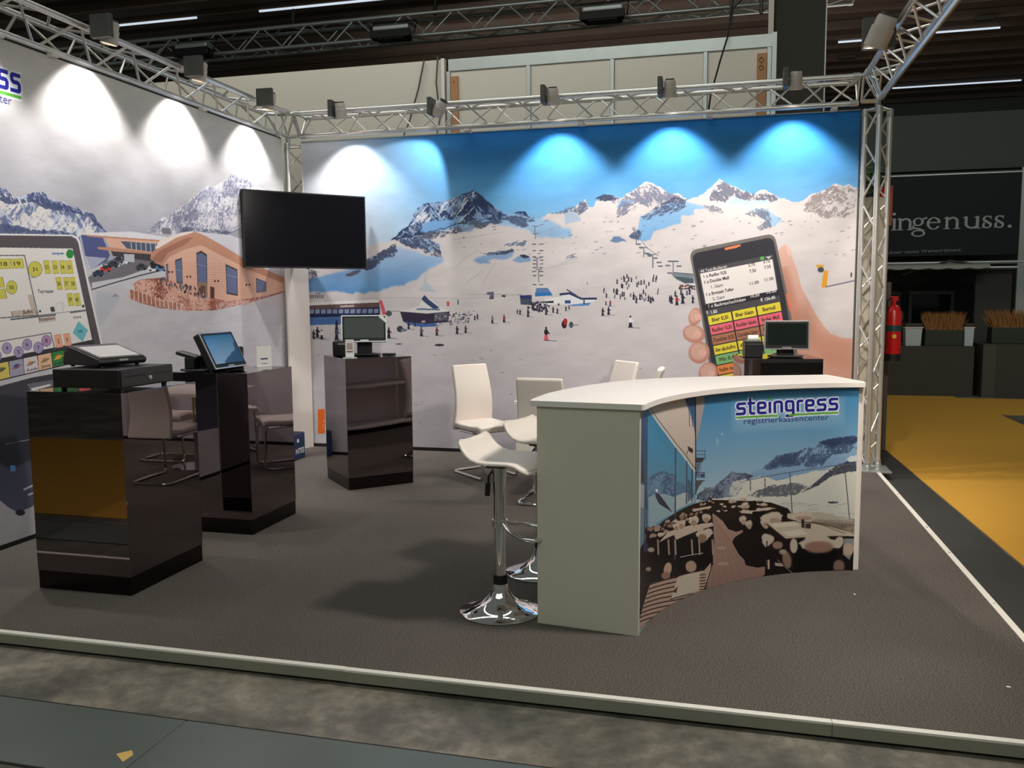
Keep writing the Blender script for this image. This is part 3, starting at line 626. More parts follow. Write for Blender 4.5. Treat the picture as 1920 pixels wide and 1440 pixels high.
    c.poly([(285, 484), (300, 470), (330, 455), (352, 445), (362, 446), (345, 460), (315, 474), (304, 492), (290, 492)], (164, 110, 92), .8)
    c.poly([(308, 494), (318, 482), (345, 468), (375, 460), (385, 463), (420, 482), (455, 500), (495, 517), (533, 532), (533, 546), (460, 572), (400, 566), (345, 560), (312, 528)], OR)
    for k in range(18): c.line([(308, 492+k*4.3), (420, 494+k*4.4), (533, 512+k*3.2+(k*.6))], .7, (204, 140, 108), .7)
    wn = (104, 114, 146)
    for p in ([(328, 488), (341, 483), (343, 534), (331, 530)], [(368, 474), (377, 470), (388, 477), (389, 558), (371, 554)], [(423, 495), (445, 505), (446, 555), (425, 551)], [(480, 521), (499, 529), (499, 546), (481, 549)], [(311, 496), (315, 494), (316, 528), (312, 524)]):
        c.poly(p, (70, 64, 70)); q = np.array(p, float); cc = q.mean(0); c.poly([tuple(cc+(v-cc)*.88) for v in q], wn)
    c.poly([(371, 528), (389, 530), (389, 558), (371, 554)], (150, 120, 104)); c.poly([(376, 535), (385, 536), (385, 558), (376, 556)], (110, 74, 58)); c.poly([(394, 537), (402, 539), (402, 562), (394, 559)], (96, 62, 52))
    for x, y in ((320, 510), (354, 519), (406, 527), (465, 534)):
        for d in (-3, 3): c.ell(x+d, y, 1.6, 2.2, (70, 40, 40))
    for p in ([(328, 505), (343, 508)], [(369, 495), (389, 500)], [(423, 515), (446, 521)]): c.line(p, 1, (150, 160, 190))
    # terrace
    T = [(250, 532), (262, 524), (300, 521), (330, 530), (345, 545), (372, 555), (430, 565), (500, 555), (533, 545), (533, 548), (460, 570), (400, 582), (345, 583), (290, 572), (255, 552)]
    c.poly(T, (196, 118, 96)); c.poly(T, (122, 62, 52), rock=(7, 5, .3, .45, .08, 31)); c.poly(T, (240, 196, 176), rock=(6, 5, -.4, .52, .08, 36))
    c.poly([(242, 542), (262, 548), (300, 562), (345, 570), (345, 583), (300, 578), (262, 568), (242, 560)], (226, 196, 180)); c.poly([(242, 542), (262, 548), (300, 562), (345, 570), (345, 583), (300, 578), (262, 568), (242, 560)], (160, 96, 80), rock=(5, 9, 0, .46, .08, 37))
    for k in range(13): c.line([(243+k*8, 541+k*2.4), (244+k*8, 562+k*1.8)], 1.6, (238, 210, 196))
    for _ in range(80):
        x = rs.uniform(300, 385); c.ell(x, 527+(x-300)*.3+rs.uniform(-7, 7), 1.4, 3, rs.choice(((60, 56, 66), (120, 70, 64), (90, 96, 110), (180, 150, 140))))
    # snow texture, tracks
    for k in range(15):
        y = 585+k*13; c.line([(300+k*3, y+22), (400, y+9), (545, y-8)], 1.0, (186, 184, 192), .55)
    c.poly([(180, 545), (215, 552), (225, 560), (190, 610), (182, 600)], (178, 184, 196), .6, soft=6); c.poly([(208, 557), (216, 550), (224, 556)], (150, 156, 172))
    c.poly([(400, 580), (533, 548), (545, 700), (430, 680)], (202, 198, 206), .35, soft=20)
    # handheld terminal: big picture of a till screen
    FR = (92, 86, 90)
    c.poly([(-700, 424), (-100, 436), (136, 440), (146, 445), (150, 452), (168, 540), (196, 660), (196, 672), (-700, 840)], (232, 230, 232))
    c.poly([(-700, 428), (-100, 440), (134, 443), (143, 448), (147, 456), (165, 540), (192, 660), (190, 668), (-700, 830)], FR)
    c.poly([(-700, 466), (136, 466), (150, 530), (177, 645), (-700, 812)], (62, 60, 64))
    c.poly([(-700, 470), (0, 464), (136, 466), (150, 530), (173, 637), (100, 652), (0, 672), (-700, 800)], (236, 232, 228))
    # floor-plan lines
    gl = (120, 118, 122)
    c.line([(-600, 480), (46, 479), (56, 525), (64, 560), (71, 591), (-600, 640)], 2.2, gl)
    c.line([(20, 599), (104, 590)], 3.2, (110, 110, 112)); c.line([(132, 586), (160, 582)], 3.2, (110, 110, 112)); c.line([(71, 591), (160, 581)], 1, gl)
    c.line([(-600, 720), (0, 640), (95, 624), (103, 655)], 2, gl); c.line([(57, 520), (66, 520)], 1, gl)
    YL = (214, 206, 92)
    def tile(p, lab, col=YL, cap=7.5, ec=(150, 140, 60)):
        q = np.array(p, float); cc = q.mean(0); c.poly([tuple(cc+(v-cc)*1.07) for v in q], ec); c.poly(p, col)
        wd = .62*(q[1, 0]-q[0, 0]) if len(lab) > 1 else .3*(q[1, 0]-q[0, 0]); wd = min(wd, cap*.8*len(lab)) if lab != '1' else cap*.22; dy = (q[1, 1]-q[0, 1])/(q[1, 0]-q[0, 0])
        c.text(lab, (cc[0]-wd/2, cc[1]+cap/2-dy*wd/2), (wd, dy*wd), (-1.0, -cap), (70, 64, 50), .01)
    tile([(-4, 486), (18, 485.5), (20, 503), (-2, 504)], '18'); tile([(20, 486), (42, 485), (45, 502), (23, 503)], '19')
    tile([(-28, 520), (4, 520), (8, 538), (-28, 540)], ''); tile([(-28, 544), (9, 542), (12, 559), (-28, 562)], '1'); tile([(-60, 486), (-10, 486), (-8, 505), (-60, 506)], '17')
    for (x, y, rx, ry, lab) in ((66, 505, 12.5, 14, '31'), (22, 539, 9.5, 12, '30')):
        c.ell(x, y, rx+1, ry+1, (150, 140, 60)); c.ell(x, y, rx, ry, YL); c.text(lab, (x-4.5, y+3.5), (9, -.5), (-1, -7), (70, 64, 50), .01)
    for x, lab in ((81, '32'), (96, '33'), (110, '34'), (123, '35')): tile([(x, 489.5), (x+11, 489), (x+15, 512), (x+4, 513)], lab)
    for x, lab in ((104, '36'), (118, '37'), (130, '38')): tile([(x, 521), (x+10, 520), (x+14, 542), (x+4, 543)], lab)
    for x, lab in ((125, '39'), (138, '40')): tile([(x, 551.5), (x+10, 550), (x+14, 572), (x+4, 573)], lab)
    c.text('Terrasse', (71, 550), (29, -1.2), (-1.3, -7), (54, 52, 56), .01)
    c.poly([(51, 553), (60, 552), (68, 580), (59, 581)], (206, 190, 172)); tile([(22, 584), (64, 580), (68, 589), (24, 593)], '', (206, 190, 172), ec=(140, 128, 116)); c.text('Buffet', (44, 589), (18, -2.4), (-1, -6), (54, 50, 50), .01)
    tile([(73, 595), (102, 592), (103, 601), (75, 605)], '', (220, 200, 190), ec=(150, 120, 110)); c.text('Rezeption', (74, 602), (28, -3.2), (-1, -6), (54, 46, 46), .01)
    c.text('Schank', (138, 597.5), (15, -1.6), (-.8, -4.5), (60, 56, 60), .01)
    c.poly([(72, 586), (75, 580), (78, 585)], (60, 60, 62)); c.poly([(94, 576), (101, 575), (103, 584), (96, 585)], (70, 72, 76)); c.ell(156, 574, 2.5, 3, (80, 80, 84)); c.line([(103, 585), (106, 569), (116, 566), (123, 574)], .8, (190, 190, 190)); c.line([(116, 567), (119, 583)], .8, (170, 170, 170))
    c.poly([(147, 602), (165, 619), (155, 641), (136, 624)], (116, 192, 204)); c.text('500', (146, 624), (9, -.6), (-.8, -5), (50, 70, 84), .01)
    c.ell(131, 476, 7, 8.5, (50, 140, 62)); c.text('steingress', (97, 477), (23, -.2), (-.5, -4.5), (60, 110, 170), .03)
    PU = (176, 160, 198)
    for x, y, lab in ((13, 653, '4'), (35, 660, '5'), (51, 646, '6'), (72, 652, '7'), (87, 639, '8'), (-6, 668, '3'), (-30, 672, '2'), (-56, 676, '1')):
        c.ell(x, y, 9.4, 11, (120, 100, 150)); c.ell(x, y, 8.4, 10, PU if lab != '8' else (186, 146, 184)); c.text(lab, (x-2, y+3.5), (4.5, -.6), (-.8, -7), (70, 60, 90), .01)
    tile([(102, 629), (114, 627.5), (118, 650), (106, 652)], '2', (240, 176, 146), ec=(190, 110, 90)); tile([(119, 627), (130, 625.5), (134, 647), (123, 649)], '1', (240, 176, 146), ec=(190, 110, 90))
    # icon row
    xs = [-40, -12, 17, 44, 71, 97, 121, 144, 166]; cols = [(220, 180, 170), (226, 206, 110), (170, 168, 190), (226, 216, 220), (240, 196, 160), (62, 134, 72), (62, 110, 66), (232, 104, 110)]
    c.poly([(-60, 690), (0, 679), (175, 644), (178, 672), (0, 714), (-60, 726)], (40, 38, 42))
    for k in range(8):
        a, b = xs[k], xs[k+1]-1.5; ty = lambda x: 681-(x)*.205; by = lambda x: 712-(x)*.235
        c.poly([(a, ty(a)), (b, ty(b)), (b+3, by(b+3)), (a+2, by(a+2))], cols[k])
        cc = (a+b)/2+1; cy = (ty(cc)+by(cc))/2-3
        c.ell(cc, cy, 6, 4, ((236, 190, 150), (110, 120, 90), (60, 96, 150), (222, 160, 70), (200, 150, 110), (230, 160, 60), (226, 120, 60), (196, 40, 50))[k], rot=-.4); c.line([(cc-7, cy+5), (cc+8, cy-3)], 2, ((200, 60, 60), (90, 80, 40), (190, 70, 80), (80, 110, 170), (110, 120, 70), (236, 200, 70), (220, 180, 60), (200, 30, 40))[k])
    for s_, x in (('Kunde', 51), ('Zimmer', 77), ('Abmelden', 101)): c.text(s_, (x, 697-(x-51)*.235), (19, -4.2), (-.6, -5.2), (60, 56, 60), .01)
    # terminal body below
    c.poly([(-700, 840), (0, 724), (60, 708), (104, 700), (175, 690), (230, 700), (230, 860), (110, 900), (60, 950), (34, 961), (14, 950), (-40, 905), (-700, 1100)], (70, 68, 76), grad=((96, 98, 124), 'y'))
    c.poly([(-700, 850), (0, 740), (50, 745), (62, 860), (22, 880), (-60, 840)], (48, 48, 56), .8, soft=4); c.poly([(50, 720), (100, 712), (106, 722), (60, 735)], (118, 118, 124)); c.poly([(58, 728), (94, 720), (96, 723), (60, 733)], (232, 232, 232))
    c.poly([(75, 731), (92, 729), (92, 735), (76, 736)], (216, 120, 80)); c.poly([(100, 729), (113, 727), (114, 734), (102, 735)], (100, 160, 100))
    c.poly([(19, 872), (29, 873), (29, 884), (20, 884)], (104, 156, 222)); c.line([(45, 918), (66, 908)], 3.5, (226, 226, 226)); c.line([(53, 928), (68, 922)], 3.5, (226, 226, 226)); c.line([(10, 833), (56, 824)], 1, (170, 170, 176))
    c.ell(38, 961, 9, 6, (60, 58, 66))
    # logo at the upper left, its last letters in the frame
    o = map_left([38.5], [176])[0]; e = map_left([38.5], [150])[0]; hh = abs(o[1]-e[1])
    c2 = c.map; c.map = lambda px, py: np.stack([np.asarray(px, float), np.asarray(py, float)], 1)
    W_ = hh*9.4
    logo(c, (o[0]-W_, o[1]-hh*.12), (W_, 0), (0, -hh*1.12)); c.map = c2
    return c.image('mountain_restaurant_print')

# ---- counter print: laid on the curved front, coordinates are arc length and height
CO = (5.547, -4.600); CR = 1.444; CA0, CA1 = math.radians(172.9), math.radians(102.6); CH = 1.066
CW_, CHh = 1260, 780
def map_counter(px, py):
    px = np.asarray(px, float).ravel(); d = ray(px, np.asarray(py, float).ravel())
    # nearest hit on the cylinder, far root = concave front as seen from the aisle
    a = d[:, 0]**2+d[:, 1]**2; ox, oy = CAM[0]-CO[0], CAM[1]-CO[1]
    b = 2*(ox*d[:, 0]+oy*d[:, 1]); cc = ox*ox+oy*oy-CR*CR; D = np.maximum(b*b-4*a*cc, 0)
    t = (-b+np.sqrt(D))/(2*a); P = CAM[None]+t[:, None]*d
    ang = np.arctan2(P[:, 1]-CO[1], P[:, 0]-CO[0]); ang = np.where(ang < 0, ang+2*PI, ang)
    return np.stack([(CA0-ang)/(CA0-CA1)*CW_, (CH-P[:, 2])/CH*CHh], 1)
def paint_counter():
    c = Canvas(CW_, CHh, (110, 160, 196), map_counter); rs = random.Random(4)
    Y, X = np.meshgrid(np.arange(CHh)/CHh, np.arange(CW_)/CW_, indexing='ij')
    t = np.clip(Y/.62, 0, 1)[..., None]; c.a[:] = (np.array([64, 132, 184])*(1-t)+np.array([186, 208, 222])*t)/255
    Z = lambda L: [(1160+x/4, 680+y/4) for x, y in L]     # measured on a 4x enlargement
    ell = lambda x, y, rx, ry, col, **k: c.ell(1160+x/4, 680+y/4, rx/4, ry/4, col, **k)
    ln = lambda L, w_, col, **k: c.line(Z(L), w_/4, col, **k)
    ell(780, 532, 12, 8, (196, 216, 226), a=.8, soft=2); ell(742, 595, 12, 26, (160, 196, 214), a=.7, soft=3)
    # far mountains
    c.poly(Z([(980, 835), (1040, 795), (1060, 800), (1090, 790), (1150, 745), (1210, 705), (1250, 690), (1290, 680), (1350, 655), (1380, 660), (1440, 625), (1500, 590), (1545, 580), (1590, 578), (1640, 565), (1700, 560), (1760, 550), (1800, 550), (1800, 900), (980, 900)]), (150, 184, 216), grad=((128, 162, 200), 'y'))
    m = Z([(1060, 805), (1150, 745), (1210, 705), (1290, 680), (1350, 655), (1440, 625), (1545, 580), (1640, 565), (1760, 550), (1800, 550), (1800, 660), (1700, 680), (1600, 690), (1520, 770), (1440, 790), (1380, 770), (1300, 780), (1200, 790), (1120, 810)])
    c.poly(m, (66, 84, 122), rock=(14, 7, -.6, .46, .1, 3)); c.poly(Z([(1480, 600), (1545, 578), (1640, 563), (1800, 548), (1800, 610), (1660, 620), (1600, 650), (1540, 620)]), (52, 66, 100), rock=(12, 7, .2, .38, .12, 13))
    c.poly(Z([(1180, 700), (1290, 680), (1380, 660), (1300, 770), (1200, 770), (1150, 790), (1090, 795)]), (64, 80, 116), rock=(12, 7, -.6, .40, .12, 23))
    # middle dark mountain
    m2 = Z([(590, 990), (640, 955), (700, 960), (740, 915), (790, 870), (850, 820), (880, 828), (950, 830), (1000, 850), (980, 870), (930, 900), (920, 960), (880, 1000), (800, 1030), (590, 1030)])
    c.poly(m2, (72, 82, 104)); c.poly(m2, (140, 156, 180), rock=(16, 6, -.6, .50, .1, 5)); c.poly(Z([(850, 900), (900, 880), (960, 870), (930, 960), (880, 1010), (820, 1000)]), (216, 216, 210), rock=(9, 6, .6, .42, .1, 7))
    c.poly(Z([(590, 990), (640, 955), (640, 930), (710, 935), (700, 970), (640, 990)]), (96, 104, 118), rock=(8, 6, 0, .35, .1, 8))
    # snowfields
    c.poly(Z([(880, 1010), (930, 930), (960, 880), (1060, 860), (1130, 860), (1180, 885), (1280, 860), (1400, 830), (1480, 808), (1550, 810), (1640, 770), (1800, 760), (1800, 1330), (1100, 1330), (700, 1060), (700, 1020)]), (220, 220, 212), grad=((204, 204, 196), 'y'))
    c.poly(Z([(960, 1005), (1020, 960), (1120, 930), (1280, 905), (1400, 915), (1420, 930), (1340, 990), (1250, 1010), (1150, 1000), (1050, 1020)]), (84, 90, 104), rock=(10, 5, -.2, .50, .08, 9))
    c.poly(Z([(1370, 985), (1430, 930), (1490, 880), (1550, 830), (1620, 780), (1700, 735), (1760, 730), (1800, 735), (1800, 800), (1700, 830), (1600, 850), (1520, 900), (1430, 950)]), (56, 60, 78), rock=(16, 8, -.6, .30, .12, 11))
    c.poly(Z([(1700, 720), (1740, 695), (1800, 690), (1800, 735), (1720, 740)]), (214, 222, 232)); ell(1605, 1042, 40, 9, (70, 72, 84))
    for k in range(26): x = rs.uniform(1120, 1700); y = rs.uniform(1040, 1190); ln([(x, y), (x+rs.uniform(40, 120), y+rs.uniform(-4, 12))], 4, (140, 138, 140), a=.5)
    c.warp(7, 50, 91); c.warp(3, 12, 95)
    # fence of glass
    ln([(960, 885), (1280, 825), (1690, 765), (1800, 760)], 6, (96, 108, 124))
    for x0, y0, x1, y1 in ((1283, 830, 1300, 1140), (1693, 770, 1735, 1220), (1095, 870, 1097, 1000), (985, 885, 986, 960)): ln([(x0, y0), (x1, y1)], 7, (78, 90, 100))
    # floor shade ground of the terrace
    c.poly(Z([(560, 1060), (700, 1030), (1140, 1050), (1270, 1095), (1300, 1140), (1800, 1180), (1800, 1700), (100, 2100), (100, 1480), (330, 1180)]), (34, 28, 30))
    # striped shadow field right of the table
    c.poly(Z([(1180, 1140), (1500, 1120), (1800, 1190), (1800, 1300), (1500, 1240)]), (190, 180, 166))
    for k in range(12): ln([(1420+k*8, 1180+k*8), (1800, 1195+k*9)], 4, (120, 108, 100))
    # facade left: glass panes
    gb = (58, 134, 178)
    c.poly(Z([(120, 320), (215, 330), (430, 640), (510, 740), (560, 820), (575, 1050), (330, 1190), (120, 1480)]), gb, grad=((110, 156, 180), 'y'))
    c.poly(Z([(120, 320), (210, 335), (205, 480), (215, 1100), (120, 1100)]), (40, 66, 116), grad=((58, 72, 100), 'y'))
    c.poly(Z([(220, 460), (420, 720), (420, 800), (220, 620)]), (72, 150, 192), .5, soft=3)
    # reflected mountains in the glass
    c.poly(Z([(222, 870), (260, 840), (300, 822), (345, 812), (380, 835), (418, 840), (418, 1010), (330, 1010), (280, 980), (222, 1010)]), (66, 94, 130)); c.poly(Z([(222, 870), (345, 812), (418, 840), (418, 1000), (222, 1000)]), (110, 150, 184), rock=(10, 7, .5, .50, .1, 31))
    c.poly(Z([(428, 890), (480, 905), (505, 930), (505, 970), (428, 1000)]), (88, 124, 158)); c.poly(Z([(222, 1010), (280, 985), (345, 985), (418, 1010), (418, 1130), (300, 1190), (222, 1280)]), (150, 178, 192)); c.poly(Z([(270, 975), (300, 985), (350, 1050), (400, 1125), (380, 1110), (300, 1060), (275, 1010)]), (48, 52, 70))
    c.poly(Z([(428, 1000), (505, 970), (545, 1000), (570, 1040), (428, 1110)]), (180, 192, 196)); c.poly(Z([(120, 880), (190, 920), (200, 1100), (120, 1080)]), (150, 170, 184)); c.poly(Z([(120, 690), (180, 740), (205, 920), (190, 900), (120, 880)]), (44, 48, 66)); c.poly(Z([(120, 1090), (200, 1100), (200, 1330), (120, 1480)]), (110, 140, 158))
    ell(283, 960, 9, 12, (230, 236, 240))
    c.poly(Z([(515, 870), (545, 900), (560, 1000), (515, 1050)]), (70, 96, 120), .8)
    # white curved roof front
    c.poly(Z([(180, 322), (480, 250), (520, 350), (555, 460), (572, 560), (576, 830), (560, 810), (480, 690), (350, 520), (230, 345)]), (216, 200, 190), grad=((196, 182, 172), 'y'))
    c.poly(Z([(480, 250), (560, 235), (640, 225), (640, 330), (620, 420), (600, 520), (578, 600), (572, 560), (555, 440), (520, 330)]), (168, 160, 160)); c.poly(Z([(490, 255), (575, 232), (573, 540), (555, 430), (522, 330)]), (64, 104, 148))
    for x in (525, 548, 568): ln([(x-25, 245), (x, 330), (x+4, 480)], 4, (52, 58, 70))
    ln([(215, 325), (350, 525), (480, 695), (572, 820)], 12, (200, 204, 204)); ln([(225, 322), (360, 515), (490, 680), (575, 800)], 5, (60, 62, 68))
    c.poly(Z([(515, 625), (555, 650), (552, 682), (520, 660)]), (44, 48, 58)); ln([(515, 660), (507, 690)], 4, (50, 54, 62))
    for L in ([(212, 320), (205, 1480)], [(200, 320), (190, 1480)], [(424, 640), (418, 1480)], [(508, 740), (506, 1060)], [(548, 800), (546, 1040)]): ln(L, 9, (66, 76, 104))
    ln([(573, 235), (576, 990)], 8, (44, 50, 66))
    # stair tower
    for y in (662, 690, 715): ln([(578, y), (648, y)], 4, (56, 62, 74))
    ln([(645, 660), (645, 730)], 4, (56, 62, 74)); c.poly(Z([(578, 715), (640, 715), (628, 745), (578, 748)]), (60, 64, 74)); ln([(600, 745), (580, 850), (645, 830)], 5, (56, 62, 74))
    for k in range(8): ln([(578, 750+k*14), (618-k*2, 752+k*14)], 5, (60, 66, 80))
    for y in (825, 860, 885): ln([(578, y), (644, y)], 5, (60, 66, 80))
    c.poly(Z([(612, 838), (643, 838), (643, 862), (612, 862)]), (50, 76, 124)); c.poly(Z([(578, 885), (640, 880), (600, 930), (578, 980)]), (84, 88, 98))
    # deck walkway
    c.poly(Z([(700, 1130), (730, 1150), (780, 1190), (800, 1220), (820, 1250), (880, 1270), (930, 1255), (930, 1275), (860, 1320), (850, 1350), (900, 1440), (940, 1480), (950, 1520), (1040, 1540), (1095, 1530), (1095, 1590), (1060, 1620), (640, 1760), (680, 1600), (700, 1500), (715, 1330)]), (178, 146, 132), grad=((158, 126, 116), 'y'))
    for k in range(7): ln([(712+k*8, 1150+k*14), (700+k*60, 1720-k*18)], 3, (132, 100, 90), a=.7)
    ell(770, 1390, 40, 10, (206, 186, 172), a=.6, soft=2); ell(780, 1510, 44, 14, (200, 176, 162), a=.6, soft=2)
    # chair rows, left, small to large
    fur = (206, 190, 174); fd = (150, 118, 100)
    for k in range(60):
        t_ = k/59.0; x = 700-t_*430+rs.uniform(-60, 60)*(.4+t_); y = 1040+t_*280+rs.uniform(-30, 40); s_ = 10+26*t_
        ell(x, y, s_*1.1, s_, (26, 20, 24), rough=.13); ell(x+s_*.3, y-s_*.6, s_*.75, s_*.45, rs.choice((fur, fd, (170, 150, 136))), rot=-.2, rough=.13)
    for k in range(20):
        x = 740+rs.uniform(0, 330); y = 1040+rs.uniform(-5, 90); s_ = 18
        ell(x, y, s_*1.1, s_, (30, 24, 28)); ell(x, y-s_*.6, s_*.8, s_*.42, fur, rough=.13)
    for p in ([(370, 1270), (560, 1215), (560, 1240), (300, 1350)], [(410, 1290), (610, 1210), (700, 1200), (710, 1225), (430, 1330)], [(560, 1100), (690, 1075), (695, 1090), (560, 1120)], [(900, 1115), (1130, 1085), (1180, 1095), (1000, 1135), (920, 1130)]): c.poly(Z(p), (206, 188, 172))
    for x, y, rx, ry in ((465, 1215, 34, 38), (560, 1190, 36, 44), (655, 1165, 34, 32), (430, 1230, 26, 30)):
        ell(x, y, rx, ry, fur, soft=1, rough=.13); ell(x, y+14, rx*.6, ry*.5, (170, 140, 122), soft=2)
    # near chairs left bottom
    for p in ([(280, 1370), (400, 1340), (410, 1560), (280, 1560)], [(430, 1330), (540, 1300), (560, 1560), (440, 1560)], [(570, 1310), (700, 1300), (705, 1520), (570, 1540)], [(150, 1440), (280, 1400), (280, 1620), (150, 1680)]): c.poly(Z(p), (18, 14, 18))
    ell(640, 1290, 62, 44, fur, soft=1, rot=-.3, rough=.13); ell(625, 1320, 34, 34, fd, soft=3); ell(365, 1550, 30, 52, (206, 170, 148), soft=2, rot=.2); ell(540, 1530, 42, 44, (192, 158, 138), soft=2); ell(350, 1600, 34, 30, (160, 124, 108), soft=2)
    ell(240, 1405, 26, 18, (180, 164, 152), soft=1); ell(220, 1550, 20, 16, (170, 150, 138), soft=1)
    for x in (545, 600, 700, 420, 370, 290): ln([(x, 1330), (x+6, 1440)], 12, (176, 156, 140))
    ln([(460, 1460), (630, 1430)], 5, (196, 196, 200))
    # near table bottom left with slats
    c.poly(Z([(235, 1660), (425, 1610), (640, 1560), (690, 1500), (700, 1560), (640, 1720), (500, 1770), (330, 1870), (140, 2020), (140, 1990)]), (196, 168, 152))
    for k in range(9): ln([(238-k*12, 1665+k*36), (330-k*6, 1635+k*34), (430, 1612+k*34), (520, 1600+k*32)], 9, (70, 44, 40))
    c.poly(Z([(440, 1610), (615, 1570), (600, 1710), (390, 1775)]), (212, 200, 184)); c.poly(Z([(400, 1720), (440, 1680), (430, 1730)]), (96, 70, 60)); ln([(385, 1778), (560, 1735)], 7, (60, 46, 44))
    for k in range(6): ln([(605, 1595+k*22), (650, 1590+k*22)], 7, (60, 44, 40))
    ln([(695, 1470), (690, 1560), (640, 1705)], 7, (24, 20, 24)); ln([(620, 1540), (640, 1505), (690, 1490)], 5, (30, 26, 28))
    # big dark shadows
    c.poly(Z([(780, 1190), (870, 1170), (990, 1180), (1100, 1210), (1240, 1240), (1320, 1310), (1320, 1590), (1100, 1600), (1095, 1520), (1040, 1540), (950, 1520), (940, 1470), (900, 1440), (850, 1350), (870, 1310), (935, 1270), (930, 1250), (880, 1265), (820, 1245), (795, 1215)]), (28, 20, 22))
    c.poly(Z([(1000, 1120), (1100, 1110), (1110, 1270), (1000, 1280)]), (16, 14, 16)); c.poly(Z([(1140, 1100), (1265, 1090), (1260, 1200), (1150, 1180)]), (24, 20, 22)); c.poly(Z([(970, 1040), (1030, 1035), (1030, 1110), (975, 1110)]), (24, 20, 22)); c.poly(Z([(1050, 1055), (1140, 1050), (1140, 1075), (1060, 1085)]), (30, 26, 28))
    for x, y, rx, ry in ((930, 1180, 26, 34), (975, 1215, 26, 32), (1150, 1170, 84, 52), (1100, 1200, 36, 44), (1380, 1155, 94, 38), (945, 1075, 34, 22), (1085, 1065, 30, 12), (850, 1040, 32, 14), (930, 1025, 30, 12)):
        ell(x, y, rx, ry, fur, soft=2, rough=.13); ell(x+rx*.1, y+ry*.35, rx*.7, ry*.45, (176, 150, 134), soft=3)
    # near table right with slats
    c.poly(Z([(1100, 1205), (1330, 1190), (1470, 1190), (1560, 1210), (1800, 1280), (1800, 1305), (1640, 1300), (1250, 1330)]), (204, 188, 170))
    for k in range(7): ln([(1330+k*34, 1195+k*3), (1800, 1215+k*13)], 5, (116, 96, 84))
    ln([(1110, 1212), (1250, 1325), (1640, 1305), (1800, 1310)], 9, (64, 46, 42)); ln([(1450, 1190), (1700, 1285)], 4, (70, 56, 50))
    c.poly(Z([(1140, 1210), (1340, 1200), (1350, 1225), (1170, 1235)]), (224, 214, 200)); c.poly(Z([(1220, 1270), (1360, 1250), (1420, 1285), (1280, 1305)]), (222, 210, 194))
    c.poly(Z([(1368, 1175), (1390, 1175), (1395, 1240), (1370, 1240)]), (56, 50, 52)); c.poly(Z([(1398, 1208), (1440, 1208), (1440, 1245), (1400, 1245)]), (66, 54, 54))
    ell(1115, 1330, 46, 48, fur, soft=2, rough=.13); ell(1190, 1370, 40, 30, (160, 132, 118), soft=3)
    # chair backs in front
    c.poly(Z([(1310, 1340), (1400, 1320), (1640, 1310), (1670, 1360), (1650, 1580), (1310, 1600)]), (10, 8, 10)); c.poly(Z([(1640, 1310), (1800, 1310), (1800, 1590), (1640, 1590)]), (22, 18, 20)); c.poly(Z([(1690, 1320), (1800, 1320), (1730, 1480), (1680, 1440)]), (196, 200, 200), .7)
    ell(1500, 1350, 150, 56, fur, soft=2, rough=.13); ell(1500, 1385, 110, 46, (158, 120, 106), soft=5); ell(1312, 1375, 30, 56, fur, soft=2); ell(1650, 1350, 34, 48, fur, soft=2, rot=.4); ell(1720, 1400, 40, 46, (196, 172, 152), soft=2); ell(1650, 1530, 44, 52, (140, 112, 98), soft=4)
    ell(1260, 1480, 34, 66, (150, 120, 106), soft=3, rot=-.2); ell(1230, 1420, 30, 20, (176, 160, 146), soft=2)
    c.poly(Z([(1105, 1480), (1130, 1480), (1130, 1550), (1108, 1550)]), (206, 186, 168)); c.poly(Z([(1170, 1500), (1230, 1510), (1230, 1530), (1172, 1525)]), (196, 176, 160)); ln([(1110, 1340), (1112, 1580)], 8, (16, 14, 16)); ln([(1190, 1480), (1300, 1580)], 7, (120, 112, 110))
    # soft pale halo and logo
    c.poly([(1370, 752), (1450, 742), (1580, 738), (1584, 792), (1480, 806), (1376, 806)], (190, 214, 232), .38, soft=26)
    logo(c, (1380.5, 776.5), (190, -9.5), (-.3, -19))
    return c.image('counter_terrace_print')

